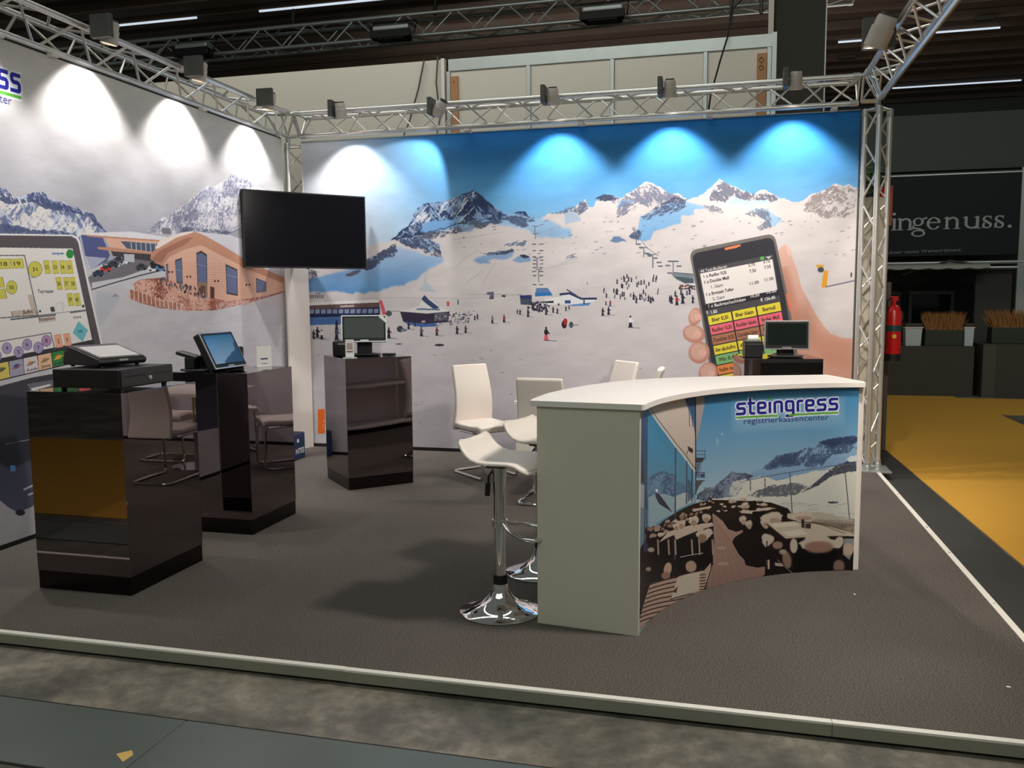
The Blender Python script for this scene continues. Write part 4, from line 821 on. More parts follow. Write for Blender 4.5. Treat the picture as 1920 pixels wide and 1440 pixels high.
# ---- serif banner
def paint_banner(W_, H_, LWm, fx0, fx1):
    c = Canvas(W_, H_, (38, 42, 48), lambda px, py: np.stack([(np.asarray(px, float)-fx0)*1.43+252, (np.asarray(py, float)-300)*1.16+490], 1))
    g = (172, 182, 180)
    def serif(x, y, w_): c.poly([(x-w_/2, y), (x+w_/2, y), (x+w_/2, y-5), (x+6, y-9), (x-6, y-9), (x-w_/2, y-5)], g)
    def stem(x, y0, y1, w_=17, ft=True, hd=True):
        c.poly([(x-w_/2, y0), (x+w_/2, y0), (x+w_/2, y1), (x-w_/2, y1)], g)
        if ft: serif(x, y0, w_*2.3)
        if hd: c.poly([(x+w_/2, y1), (x-w_*1.15, y1+7), (x-w_*1.15, y1+12), (x-w_/2, y1+12), (x, y1+14)], g)
    def ring(cx, cy, rx, ry, tx, ty, a0=0, a1=360):
        o = [(cx+rx*math.cos(math.radians(a)), cy-ry*math.sin(math.radians(a))) for a in np.linspace(a0, a1, 40)]
        i = [(cx+(rx-tx)*math.cos(math.radians(a)), cy-(ry-ty)*math.sin(math.radians(a))) for a in np.linspace(a1, a0, 40)]
        c.poly(o+i, g)
    B = 300; xh = 96; x = fx0
    stem(x, B, B-xh); c.ell(x-2, B-xh-34, 11, 11, g); x += 36                    # i
    def n_(x):
        stem(x, B, B-xh); stem(x+60, B, B-xh*.6, hd=False); ring(x+34, B-xh*.62, 34.5, 36, 17, 13, 0, 150)
    n_(x); x += 108
    ring(x, B-xh*.66, 33, 33, 15, 9); ring(x+2, B+28, 42, 27, 13, 9); c.line([(x-26, B-34), (x-30, B-16), (x+10, B-6), (x+34, B+8)], 13, g); c.line([(x+24, B-xh*.86), (x+50, B-xh*.98)], 12, g); x += 92   # g
    ring(x, B-xh*.5, 42, 49, 17, 9, 18, 330); c.poly([(x-26, B-xh*.52), (x+40, B-xh*.52), (x+40, B-xh*.62), (x-26, B-xh*.62)], g); ring(x, B-xh*.62, 40, 37, 15, 8, 0, 90); x += 78   # e
    n_(x); x += 112
    stem(x, B-xh*.4, B-xh, ft=False); ring(x+34, B-xh*.40, 42, 39, 16, 13, 180, 330); stem(x+66, B, B-xh); x += 122   # u
    for k in range(2):
        ring(x, B-xh*.74, 27, 26, 14, 9, 40, 270); ring(x, B-xh*.27, 28, 27, 14, 9, -90-140, 90-30); c.line([(x-18, B-xh*.66), (x+18, B-xh*.36)], 17, g); c.poly([(x+18, B-xh), (x+24, B-xh), (x+24, B-xh*.70), (x+18, B-xh*.78)], g); c.poly([(x-22, B), (x-28, B), (x-28, B-xh*.30), (x-22, B-xh*.2)], g); x += 70
    c.ell(x-10, B-11, 12, 12, g)
    c.map = lambda px, py: np.stack([np.asarray(px, float), np.asarray(py, float)], 1); c.text('Unser neues Weinsortiment.', (204, 706), (632, -14), (0, -28), (150, 158, 156), .0)
    return c.image('wine_banner_print')
# ================================================================== HALL
HF = -0.065
o = MB().box(-14, 22, -16, 20, HF-0.1, HF).build('floor', CONC); tag(o, kind='structure')
# steel duct covers in the floor, in front of the stand
fl = o
for i, (x0, x1, y0, y1) in enumerate(((-2.0, 2.455, -5.935, -5.522), (2.462, 4.9, -5.935, -5.522), (4.907, 7.4, -5.935, -5.522))):
    MB().box(x0, x1, y0, y1, HF-0.01, HF+0.004).build('floor_plate', PLATE, fl, bevel=0.002)
MB().box(-2, 7.4, -5.521, -5.513, HF-0.01, HF+0.002).build('plate_joint', TRIMD, fl)
MB().box(-2, 7.4, -5.946, -5.936, HF-0.01, HF+0.002).build('plate_joint', TRIMD, fl)
o_ = MB().prism([(2.36, -5.80), (2.42, -5.84), (2.425, -5.79), (2.40, -5.765)], HF+.004, HF+.0055).build('tape_scrap', mat('yellow_tape', (226, 190, 110), .6)); tag(o_, 'torn scrap of yellow tape stuck on the grey floor plate', 'tape')
def slab(name, poly, z0, z1, m, parent=None, **k): return MB().prism(poly, z0, z1).build(name, m, parent, **k)
# yellow aisle carpet and the dark strip beside the stand
o = slab('yellow_carpet', [(6.47, 1.57), (6.185, 1.585), (6.10, 6.84), (8.155, 6.84), (8.155, 6.60), (12.5, 6.70), (12.5, 4.75), (8.215, 4.61), (8.20, 3.4), (12.5, 1.2), (12.5, -9.5), (7.4, -9.5), (6.281, -2.675), (6.185, 1.585)][1:], HF, HF+0.006, YEL)
tag(o, 'yellow carpet laid on the aisle to the right of the stand', 'carpet')
o = slab('yellow_carpet', [(-9, -9.2), (1.15, -9.2), (1.15, -6.1), (-9, -6.1)], HF, HF+0.006, YEL); tag(o, 'yellow carpet across the aisle in front of the stand, seen mirrored in the pedestals', 'carpet')
o = slab('aisle_strip', [(5.93, -5.0), (6.27, -5.0), (6.27, -2.7), (6.18, 1.58), (5.93, 1.58)], HF, HF+0.003, DARKC); tag(o, 'dark strip of bare floor between the stand and the yellow carpet', 'floor strip')
# ceiling with slats and lit strips
o = MB().box(-14, 22, 2, 19, 6.62, 6.7).build('ceiling', CEIL); tag(o, kind='structure'); ce = o
y = 3.4
k = 0
while y < 18.6:
    MB().box(-13, 21, y, y+0.34, 6.46, 6.62).build('ceiling_slat', BEAM, ce)
    y += 0.62 if k % 3 else 0.95
    k += 1
for x0, x1, y_ in ((-6.2, -4.4, 4.97), (-3.2, -0.5, 4.97), (6.5, 7.1, 9.45), (8.0, 9.25, 9.3), (8.2, 10.9, 13.6), (4.5, 6.8, 14.5)):
    MB().box(x0, x1, y_-0.012, y_+0.012, 6.42, 6.45).build('lit_strip', STRIP, ce)
for x, y_ in ((-2.6, 3.9), (0.6, 4.0), (7.2, 8.0), (8.8, 8.6), (9.6, 8.4), (6.8, 10.5)):
    MB().box(x-.16, x+.16, y_-.06, y_+.06, 6.38, 6.46).build('ceiling_fitting', HALLP, ce, bevel=0.02)
o = MB().box(-14, 22, 15.5, 15.7, HF, 6.7).build('wall_rear', HALLW); tag(o, kind='structure')
# upper dark wall above the wine lounge
o = MB().box(5.9, 14, 9.25, 9.45, 3.92, 4.95).build('wall_upper', HALLW); tag(o, kind='structure')
# hall wall / pillar right of the partition
o = MB().box(5.04, 5.62, 3.0, 3.6, HF, 6.62).build('wall_pillar', HALLP); tag(o, kind='structure')
MB().box(5.615, 5.63, 2.99, 3.6, HF, 6.62).build('edge_strip', ALUD, o)
o = MB().box(4.93, 4.99, 2.6, 2.66, 3.0, 6.6).build('conduit_post', PART); tag(o, 'pale upright post beside the dark pillar, above the partition', 'post')

# ------------------------------------------------------------------ partition of the stand behind
pt_ = empty('partition_wall', (1.5, 1.0, HF), 'tall beige partition of the neighbouring stand rising behind the printed wall', 'partition')
def P_(mb, name, m, **k):
    o = mb.build(name, m, pt_, **k); o.location = (-1.5, -1.0, -HF); return o
P_(MB().box(-4.5, 1.36, 0.98, 1.02, 0, 4.255), 'panel', PART)
P_(MB().box(1.362, 1.40, 0.95, 1.03, 0, 4.26), 'end_post', WHITEP)
xs = [1.44, 2.36, 3.275, 4.245, 4.88]
P_(MB().box(1.44, 4.94, 0.97, 1.01, 4.12, 4.25), 'top_rail', ALUD, bevel=.004)
for a, b in zip(xs, xs[1:]): P_(MB().box(a+.025, b-.025, 0.985, 1.015, 0, 4.118), 'panel', PART)
for x in xs: P_(MB().box(x-.022, x+.022, 0.965, 1.02, 0, 4.118), 'post', ALUD, bevel=.004)
P_(MB().box(4.905, 4.95, 0.96, 1.02, 0, 4.26), 'post', ALUD)
P_(MB().box(1.47, 1.555, 0.955, 0.983, 1.0, 4.06), 'timber_batten', WOODP)
P_(MB().box(4.76, 4.855, 0.955, 0.983, 1.0, 4.06), 'timber_batten', WOODP)
for x, z in ((1.515, 3.62), (1.515, 3.5), (1.51, 4.0)): P_(MB().lathe([(0, 0), (.008, 0), (.008, .004), (0, .004)], 8, (x, .955, z), (0, -1, 0)), 'screw', GEAR)
# small scribble marks on the timber
P_(MB().tube([(4.80, .953, 4.02), (4.83, .953, 3.98), (4.80, .953, 3.96), (4.78, .953, 3.99), (4.80, .953, 4.02)], .003, 5), 'pen_mark', BLACKM)
P_(MB().tube([(4.80, .953, 3.94), (4.83, .953, 3.91), (4.80, .953, 3.89), (4.78, .953, 3.92), (4.80, .953, 3.94)], .003, 5), 'pen_mark', BLACKM)
o = MB().tube([(1.17, .94, 4.26), (1.10, .93, 3.95), (1.0, .9, 3.6), (.96, .6, 3.2)], .010, 6).build('cable', GEAR); tag(o, 'grey cable hanging slanted over the partition top, left one of the two', 'cable')
o = MB().tube([(1.33, .94, 4.28), (1.31, .93, 4.0), (1.36, .9, 3.6), (1.38, .6, 3.2)], .010, 6).build('cable', GEAR); tag(o, 'grey cable hanging by the white end post of the partition, right one of the two', 'cable')
o = MB().tube([(4.62, 2.2, 6.4), (4.52, 1.4, 4.8), (4.47, .9, 4.25), (4.40, .5, 3.9), (4.32, .1, 3.48), (4.30, .05, 3.3)], .009, 6, ).build('cable', BLACKM); tag(o, 'black cable running from the ceiling down to the rear truss at the right', 'cable')

# ------------------------------------------------------------------ trusses
def truss(name, A, B, offs, label, face=0.26, r=0.024, br=0.0095, group=None, m=ALU, cats='truss', faces=None, endframes=True):
    A, B = Vector(A), Vector(B); L = (B-A).length; d = (B-A)/L
    t = empty(name, A, label, cats, group)
    offs = [Vector(v) for v in offs]; n = len(offs)
    for v in offs: MB().tube([v, v+d*L], r, 14).build('chord', m, t, smooth=True)
    bm = None; N = max(1, round(L/face)); st = L/N
    for i in range(n):
        j = (i+1) % n
        if n == 2 and i == 1: continue
        a, b = offs[i], offs[j]
        for k in range(N):
            p, q = (a+d*st*(k+.06), b+d*st*(k+.94)) if k % 2 == 0 else (b+d*st*(k+.06), a+d*st*(k+.94))
            v = q-p
            if bm is None:
                bo = MB().tube([(0, 0, 0), (0, 0, 1)], br, 8).build('brace', m, t, smooth=True); bm = bo.data
            else:
                bo = bpy.data.objects.new('brace', bm); COL.objects.link(bo); bo.parent = t
            bo.location = p; bo.rotation_euler = v.to_track_quat('Z', 'Y').to_euler(); bo.scale = (1, 1, v.length)
        if endframes:
            for kk in (0.01, L-0.01):
                p, q = a+d*kk, b+d*kk; v = q-p
                bo = bpy.data.objects.new('brace', bm); COL.objects.link(bo); bo.parent = t
                bo.location = p; bo.rotation_euler = v.to_track_quat('Z', 'Y').to_euler(); bo.scale = (1, 1, v.length)
    for v in offs:
        for kk in (L*.0+.04, L-.04): MB().tube([v+d*(kk-.03), v+d*(kk+.03)], r*1.22, 14).build('coupler', ALUD, t, smooth=True)
    return t
ZB, ZT = 3.285, 3.49
truss('rear_truss', (0.16, -0.10, ZB), (5.60, -0.10, ZB), [(0, 0, 0), (0, -0.12, .205), (0, .12, .205)], 'long aluminium lighting truss running along the top of the rear printed wall')
truss('left_truss', (0.0, -5.0, ZB), (0.0, -0.26, ZB), [(0, 0, 0), (.12, 0, .205), (-.12, 0, .205)], 'aluminium lighting truss running along the top of the left printed wall')
truss('right_truss', (5.755, -5.0, ZB), (5.755, -0.30, ZB), [(0, 0, 0), (-.12, 0, .205), (.12, 0, .205)], 'aluminium truss coming forward overhead from the right rear corner')
truss('left_tower', (0.0, 0.0, 0.0), (0.0, 0.0, 3.22), [(.02, -.12, 0), (-.10, .09, 0), (.14, .09, 0)], 'upright truss tower in the rear left corner, carrying the television')
rt = truss('right_tower', (5.765, -0.17, 0.012), (5.765, -0.17, 3.24), [(0, 0, 0), (-.098, .13, 0), (.115, .17, 0)], 'upright truss tower at the right end of the rear printed wall', face=.27)
MB().box(-.2, .2, -.07, .26, -.012, 0.0).build('base_plate', ALUD, rt)
for v in ((0, 0), (-.115, .15), (.115, .17)): MB().lathe([(0, 0), (.036, 0), (.036, .03), (.028, .05), (0, .05)], 14, (v[0], v[1], 0)).build('foot', ALUD, rt, smooth=True)
truss('front_tower', (5.70, -4.99, 0.0), (5.70, -4.99, 3.24), [(0, 0, 0), (.06, .20, 0), (.15, .02, 0)], 'upright truss tower at the front right corner of the stand, just outside the picture')
# corner joints
def corner(x, y, label, sx):
    t = empty('truss_corner', (x, y, ZB), label, 'truss corner')
    pts = [(0, 0, 0), (0, -.12, .205), (0, .12, .205), (sx*.14, -.02, 0), (sx*.02, -.18, .0), (sx*.14, -.12, .205), (-sx*.12, -.2, .205), (sx*.12, -.2, .205)]
    for a, b in ((0, 3), (0, 4), (1, 5), (2, 5), (1, 6), (1, 7), (4, 6), (4, 7), (3, 5), (0, 1), (0, 2), (3, 2), (0, 5)):
        MB().tube([pts[a], pts[b]], .018 if (a, b) in ((0, 3), (0, 4), (1, 5), (1, 6), (2, 5)) else .010, 8).build('tube', ALU, t, smooth=True)
    MB().tube([(0, 0, 0), (0, 0, -.07)], .024, 10).build('spigot', ALUD, t, smooth=True)
corner(0.02, -0.10, 'tube joint where left truss and rear truss meet above the left tower', 1)
corner(5.755, -0.14, 'tube joint where rear truss and right truss meet above the right tower', -1)
# small clips where the print frame hangs from the truss
for x, nm in ((1.98, 'nearest the left corner'), (3.12, 'second from the left'), (4.32, 'third from the left'), (5.4, 'nearest the right tower')):
    o = MB().box(x-.025, x+.025, -.125, -.02, 3.235, 3.262).build('hanging_clip', WHITEP); tag(o, 'small pale clip joining the rear truss to the print, '+nm, 'clip', 'clips on the rear truss')
for y_, nm in ((-3.75, 'nearest the picture edge'), (-3.30, 'middle one'), (-1.6, 'nearest the corner')):
    o = MB().box(.0, .05, y_-.03, y_+.03, 3.24, 3.262).build('hanging_clip', WHITEP); tag(o, 'small pale clip joining the left truss to the print, '+nm, 'clip', 'clips on the left truss')

# ------------------------------------------------------------------ flood lamps on the trusses
def lamp(loc, aim, facing, label, power, deg=96, color=(1, .93, .84), blend=.55, big=1.0, flip=-1, group=None, rad=None):
    """loc = body position; aim = direction of the beam; facing = outward direction (from truss to lamp)"""
    t = empty('flood_lamp', loc, label, 'spotlight', group)
    aim = Vector(aim).normalized(); fc = Vector(facing).normalized(); s = big
    side = fc.cross(Vector((0, 0, 1))).normalized()*flip
    hc = side*0.05*s
    MB().lathe([(.0, -.075*s), (.046*s, -.075*s), (.052*s, -.062*s), (.052*s, -.02*s), (.058*s, -.018*s), (.058*s, .078*s), (.053*s, .078*s), (.0515*s, -.01*s), (0, -.01*s)], 28, hc, aim).build('housing', LAMPG, t, smooth=True); hs = t.children[-1]
    MB().lathe([(0, -.006*s), (.050*s, -.006*s), (.050*s, -.002*s), (0, -.002*s)], 24, hc, aim).build('glass', LENS, hs)
    MB().lathe([(.030*s, -.078*s), (.040*s, -.078*s), (.040*s, -.088*s), (.030*s, -.088*s)], 24, hc, aim).build('cooling_ring', GEAR, hs)
    # gear box: flat square box beside the head
    gc = -side*0.035*s+Vector((0, 0, .02)); MB().obox(gc, side*.021*s, fc*.080*s, Vector((0, 0, .080*s))).build('gear_box', GEAR, t, bevel=.004)
    MB().tube([hc*.1, hc+fc*.0], .012*s, 8).build('joint', GEAR, t)
    MB().tube([gc-fc*.07*s, gc-fc*.12*s+Vector((0, 0, .0))], .014, 8).build('clamp', ALUD, t)
    p = Vector(loc)+hc+aim*.085*s
    spot('lamp_beam', p, p+aim, deg, power, color, blend, rad or .03*s)
    return t
WL = (1, .95, .93)
for x, nm in ((0.69, 'nearest the left corner'), (2.845, 'third from the left'), (3.92, 'fourth from the left'), (5.0, 'at the right end')):
    lamp((x, -0.335, 3.46), (0, .22, -1), (0, -1, 0), 'grey flood lamp on the rear truss, %s, pointing down at the print' % nm, 72 if x < 1 else 84, color=WL)
lamp((1.73, -0.335, 3.42), (-.75, .28, -1), (0, -1, 0), 'grey flood lamp on the rear truss, second from the left, tilted sideways', 60, deg=80, color=WL, blend=.25)
for y_, nm in ((-3.05, 'farthest from the corner in view'), (-2.0, 'middle one in view'), (-.90, 'nearest the corner'), (-4.1, 'at the cropped left edge')):
    lamp((0.25, y_, 3.47), (-.24, 0, -1), (1, 0, 0), 'grey square flood lamp on the left truss, %s' % nm, 92, color=WL)
lamp((5.50, -1.75, 3.40), (-.40, .42, -1), (-1, 0, 0), 'large grey flood lamp on the right truss, tilted towards the stand', 160, deg=105, color=WARM, big=1.35)
lamp((5.50, -4.3, 3.42), (-.75, .35, -1), (-1, 0, 0), 'added flood lamp out of view on the right truss, brightening the counter', 340, deg=120, color=WARM, big=1.35, rad=.16)  # extra unseen lamp, put in to light the counter and seats

# ------------------------------------------------------------------ hall truss with floodlights
HT = truss('hall_truss', (-9.0, 5.0, 5.75), (6.2, 5.0, 5.79), [(0, -.17, 0), (0, .17, 0), (0, .17, .33), (0, -.17, .33)], 'heavy box truss hanging under the hall ceiling behind the stand', face=.42, r=.03, br=.013, m=ALUD, faces=4)
for x, nm in ((-2.6, 'left one'), (-.1, 'middle one'), (3.0, 'right one')):
    o = MB().tube([(x, 5.0, 6.12), (x+.02, 5.0, 6.46)], .035, 8).build('hanging_chain', BLACKM); tag(o, 'black hanger between the hall truss and the ceiling, '+nm, 'hanger', 'hangers of the hall truss')
for i, (x, nm) in enumerate(((-4.25, 'left one of the three'), (-.68, 'middle one of the three'), (2.66, 'right one of the three'))):
    t = empty('floodlight', (x, 4.645, 5.78), 'black rectangular floodlight on the hall truss, %s' % nm, 'floodlight')
    MB().prism([(-.34, -.14), (.34, -.14), (.26, .16), (-.26, .16)], -.10, .02).build('housing', BLACKM, t, bevel=.01)
    MB().box(-.30, .30, -.12, .12, .02, .10).build('top_cover', ALUD, t, bevel=.02)
    MB().box(-.22, .22, -.11, .11, -.108, -.10).build('glass', DGREY, t)
    MB().tube([(-.35, 0, -.03), (-.37, .1, .2), (.37, .1, .2), (.35, 0, -.03)], .012, 6).build('yoke', BLACKM, t)
# dark scaffold piece beside the pillar
t = empty('scaffold_frame', (4.75, 3.4, 5.2), 'dark lattice frame hanging in front of the pillar near the ceiling', 'lattice frame')
for a, b in (((-.25, 0, 0), (-.25, 0, 1.2)), ((.12, 0, 0), (.12, 0, 1.2)), ((-.25, 0, .1), (.12, 0, .45)), ((.12, 0, .45), (-.25, 0, .8)), ((-.25, 0, .8), (.12, 0, 1.15)), ((-.25, .3, 0), (-.25, .3, 1.2)), ((-.25, 0, .1), (-.25, .3, .4))):
    MB().tube([a, b], .022, 6).build('tube', GEAR, t)
# round ceiling lamp at the top right
t = empty('ceiling_lamp', (6.65, 4.0, 5.62), 'round bright ceiling lamp at the top right edge of the picture', 'lamp')
MB().lathe([(.0, .12), (.06, .12), (.17, .02), (.19, 0), (.17, 0)], 28).build('shade', ALUD, t, smooth=True)
MB().lathe([(0, -.01), (.12, -.008), (.17, .0), (0, .002)], 28).build('bulb_glass', LENS, t, smooth=True)
MB().tube([(0, 0, .12), (0, 0, .84)], .012, 6).build('cord', BLACKM, t)

# ------------------------------------------------------------------ wine lounge at the right rear
ln_ = empty('pipe_scaffold', (8.5, 9.0, HF), 'grey scaffold frame holding the dark banner of the lounge', 'frame')
for z in (3.87, 2.26): MB().tube([(-1.9, 0, z), (1.35, 0, z)], .035, 10).build('pipe', ALUD, ln_, smooth=True)
MB().box(1.14, 1.3, -.03, .03, 0, 3.95).build('upright', ALUD, ln_)
MB().box(-1.9, -1.8, -.03, .03, 0, 3.95).build('upright', ALUD, ln_)
MB().tube([(-1.9, 0, 2.16), (1.5, 0, 2.16)], .03, 8).build('pipe', ALUD, ln_, smooth=True)
MB().tube([(-.8, -.05, 2.05), (.0, -.05, 2.3), (.6, -.05, 2.2)], .02, 6).build('pipe', GEAR, ln_)
bn = MB().box(7.02, 9.62, 8.93, 8.945, 2.33, 3.79).build('banner', HALLW); tag(bn, 'dark banner with white serif lettering hanging above the lounge', 'banner')
im = paint_banner(1300, 730, None, 268, 400)
q = quad('banner_print', [(7.02, 8.925, 2.33), (9.62, 8.925, 2.33), (9.62, 8.925, 3.79), (7.02, 8.925, 3.79)], print_mat('wine_banner', im, .8), bn)
aw = MB(); P = []
for i in range(25):
    x = 7.1+i*.085; s_ = .05*abs(math.sin(i*.8)); P.append([(x, 8.90, 2.17), (x, 8.78, 2.14), (x, 8.76, 2.10-s_*.6)])
o = aw.grid(P).build('awning', mat('grey_canvas', (170, 170, 164), .8), solid=.008); tag(o, 'pale scalloped awning edge under the dark banner', 'awning')
o = MB().box(6.0, 10.4, 10.6, 10.7, HF, 2.45).build('wall_lounge', BLACKM); tag(o, kind='structure')
o = MB().box(9.0, 9.6, 9.1, 9.2, HF, 2.1).build('upright_board', HALLP); tag(o, 'grey upright panel at the right of the dark lounge', 'panel')
for x, nm in ((7.55, 'left'), (8.55, 'right')):
    t = empty('glass_showcase', (x, 10.5, HF), 'grey framed dark glass case at the back of the lounge, %s one' % nm, 'showcase')
    MB().box(-.38, .38, -.02, .02, 0, 1.68).build('pane', SCREEN, t)
    for a in ((-.42, -.36, 0, 1.75), (.36, .42, 0, 1.75), (-.36, .36, 1.68, 1.75)): MB().box(a[0], a[1], -.04, .03, a[2], a[3]).build('frame_bar', GEAR, t)
for x, z, nm in ((7.55, 1.95, 'lowest at the left'), (8.05, 1.97, 'second from the left'), (8.75, 1.6, 'left one of the low pair'), (8.45, 2.1, 'topmost'), (9.15, 1.58, 'right one of the low pair'), (9.2, 2.0, 'rightmost of the upper ones')):
    t = empty('wall_lamp', (x, 10.56, z), 'tiny pale fitting on the dark lounge wall, '+nm, 'lamp', 'fittings on the lounge wall')
    MB().lathe([(0, 0), (.03, 0), (.045, .05), (0, .06)], 12).build('shade', DGREY, t, smooth=True)
# low dark walls
o = MB().box(6.0, 8.44, 6.85, 8.2, HF, .76).build('low_wall', HALLP); o = tag(o, 'low dark grey wall in front of the lounge, left section', 'low wall')
o = MB().box(8.56, 12.5, 6.82, 8.2, HF, .80).build('low_wall', HALLP); tag(o, 'low dark grey wall in front of the lounge, right section', 'low wall')
MB().box(8.56, 8.75, 6.81, 6.82, HF, .80).build('end_board', GEAR, o)
DGREEN = mat('dark_green_planter', (44, 56, 46), 0.6); GRASS = mat('dry_ornamental_grass', (150, 104, 60), 0.85, var=.35, vscale=30)
def planter(x0, x1, y0, y1, label, z=.76):
    t = empty('grass_planter', ((x0+x1)/2, (y0+y1)/2, z), label, 'planter', 'planters with dry grass')
    w2, d2 = (x1-x0)/2, (y1-y0)/2
    MB().prism([(-w2, -d2), (w2, -d2), (w2, d2), (-w2, d2)], 0, .27).build('box', DGREEN, t, bevel=.01)
    rs = random.Random(int(x0*10)); g = MB()
    for _ in range(620):
        x, y_ = rs.uniform(-w2+.02, w2-.02), rs.uniform(-d2, d2); h_ = rs.uniform(.16, .34); lx = rs.uniform(-.06, .06)+x*.22; ly = rs.uniform(-.06, .06); ww = .006
        a = [g.b.verts.new(v) for v in ((x-ww, y_, .25), (x+ww, y_, .25), (x+lx*.5+ww, y_+ly*.5, .25+h_*.6), (x+lx, y_+ly, .25+h_), (x+lx*.5-ww, y_+ly*.5, .25+h_*.6))]; g.b.faces.new(a)
    tag(g.build('dry_grass', GRASS, t), kind='stuff')
planter(7.72, 8.30, 6.98, 7.2, 'dark green planter of dry brown grass on the left low wall')
planter(8.72, 9.6, 6.98, 7.25, 'dark green planter of dry brown grass on the right low wall', .80)
planter(7.05, 7.36, 7.1, 7.3, 'dark green planter of dry brown grass partly behind the fire extinguisher')
def bin_(x, y_, w2, label):
    t = empty('waste_bin', (x, y_, .76), label, 'bin')
    g = MB(); g.prism([(-w2*.85, -w2*.8), (w2*.85, -w2*.8), (w2*.85, w2*.8), (-w2*.85, w2*.8)], 0, .30)
    for v in g.b.verts:
        if v.co.z > .2: v.co.x *= 1.14; v.co.y *= 1.14
    g.build('bin_body', mat('pale_bin', (190, 204, 214), .4), t, bevel=.008)
    MB().box(-w2*1.06, w2*1.06, -w2, w2, .30, .315).build('rim', WHITE, t); MB().box(-w2, w2, -w2*.9, w2*.9, .315, .375).build('lid', DGREY, t, bevel=.01)
bin_(7.53, 7.02, .135, 'pale grey bin with dark lid on the left low wall'); bin_(8.38, 7.02, .075, 'narrow pale bin at the right end of the left low wall')

# ------------------------------------------------------------------ neighbour panel, plant, extinguisher behind the right tower
o = MB().box(5.66, 5.965, 0.42, 0.46, HF, 2.52).build('side_board', PART); tag(o, 'beige upright board standing right behind the right truss tower', 'board')
t = empty('potted_plant', (5.85, .44, 2.52), 'green leafy plant with a red pot standing on the beige board behind the tower', 'plant')
MB().lathe([(0, 0), (.032, 0), (.045, .09), (0, .09)], 16, (.06, 0, 0)).build('pot', RED, t, smooth=True)
LEAF = mat('leaf_green', (84, 140, 66), .5, var=.3, vscale=20); g = MB(); rs = random.Random(2)
for _ in range(90):
    c0 = Vector((rs.uniform(-.16, .04), rs.uniform(-.06, .04), rs.uniform(.03, .30))); a = Vector((rs.uniform(-1, 1), rs.uniform(-1, 1), rs.uniform(-.6, 1))).normalized()*.034; b_ = a.orthogonal().normalized()*.015
    g.b.faces.new([g.b.verts.new(c0+v) for v in (-a, b_, a, -b_)])
g.build('foliage', LEAF, t); MB().tube([(0, 0, .08), (-.04, 0, .2)], .006, 6).build('stem', LEAF, t)
o = MB().box(5.967, 6.0, .42, .48, 2.25, 2.62).build('red_board', mat('red_brown_board', (150, 62, 52), .6)); tag(o, 'narrow red-brown board edge beside the plant behind the tower', 'board')
t = empty('fire_extinguisher', (6.15, 1.0, 0.93), 'red fire extinguisher hanging behind the right truss tower', 'fire extinguisher')
MB().lathe([(0, 0), (.075, 0), (.078, .03), (.078, .44), (.055, .50), (.022, .52), (.022, .56), (0, .56)], 28, (0, 0, .05)).build('cylinder', RED, t, smooth=True)
MB().lathe([(.07, 0), (.081, 0), (.081, .07), (.07, .07)], 28, (0, 0, .0)).build('foot_ring', BLACKM, t)
MB().obox((0, 0, .63), (.04, 0, 0), (0, .018, 0), (0, 0, .025)).build('valve', RED, t, bevel=.008)
MB().tube([(.0, 0, .64), (-.06, -.03, .62), (-.085, -.05, .4), (-.08, -.05, .12)], .010, 8).build('hose', BLACKM, t)
MB().lathe([(.0785, .3), (.0795, .3), (.0795, .36), (.0785, .36)], 28).build('label', mat('dark_label', (30, 70, 70), .4), t)
MB().lathe([(.0, 0), (.022, 0), (.022, .003), (0, .003)], 16, (0, -.079, .25), (0, -1, 0)).build('yellow_sticker', mat('yellow_sticker', (214, 176, 40), .5), t)
MB().box(-.006, .006, .075, .3, .2, .5).build('bracket', GEAR, t)
MB().box(-.02, .02, .28, .32, -.98, .8).build('stand_post', GEAR, t)

# ================================================================== STAND
W_ = 5.874; D_ = 5.084
o = MB().box(-.05, W_-.03, -D_+.025, .02, HF, 0.0).build('stand_floor', CARPET); tag(o, 'raised stand floor covered with charcoal carpet', 'carpet')
t = empty('front_edge_profile', (0, -D_, HF), 'long aluminium edge profile along the front of the raised floor', 'edge profile')
for i, (a, b, dy) in enumerate(((-.6, 2.925, 0), (2.927, 4.9, -.003), (4.902, W_+.01, -.003))):
    MB().box(a, b, dy, .030+dy, .058, .068).build('top_flange', TRIM, t, bevel=.001); MB().box(a, b, dy, .006+dy, .014, .058).build('front_face', TRIM_SHADE, t)
MB().box(-.6, W_+.01, .010, .02, 0, .06).build('shadow_gap', TRIMD, t)
t = empty('side_edge_profile', (W_, -2.5, HF), 'aluminium edge profile along the right side of the raised floor', 'edge profile')
for a, b in ((-2.55, -.6), (-.598, 1.2), (1.202, 2.42)):
    MB().box(-.035, .0, a, b, .058, .068).build('top_flange', TRIM, t, bevel=.001)
MB().box(-.008, 0, -2.55, 2.42, 0, .058).build('side_face', TRIM, t)
for y_ in (-1.65, -1.1, -.2, .4, 1.4): MB().lathe([(0, 0), (.006, 0), (.004, .003), (0, .003)], 8, (-.017, y_, .068)).build('screw', CHROME, t)
# light specks of litter on the carpet
o = MB().box(5.18, 5.187, -3.62, -3.60, .001, .004).build('paper_scrap', PAPER); tag(o, 'tiny white scrap lying on the carpet right of the counter', 'scrap')
o = MB().box(5.62, 5.635, -4.62, -4.61, .001, .004).build('paper_scrap', PAPER); tag(o, 'tiny white scrap lying on the carpet near the front right corner', 'scrap')

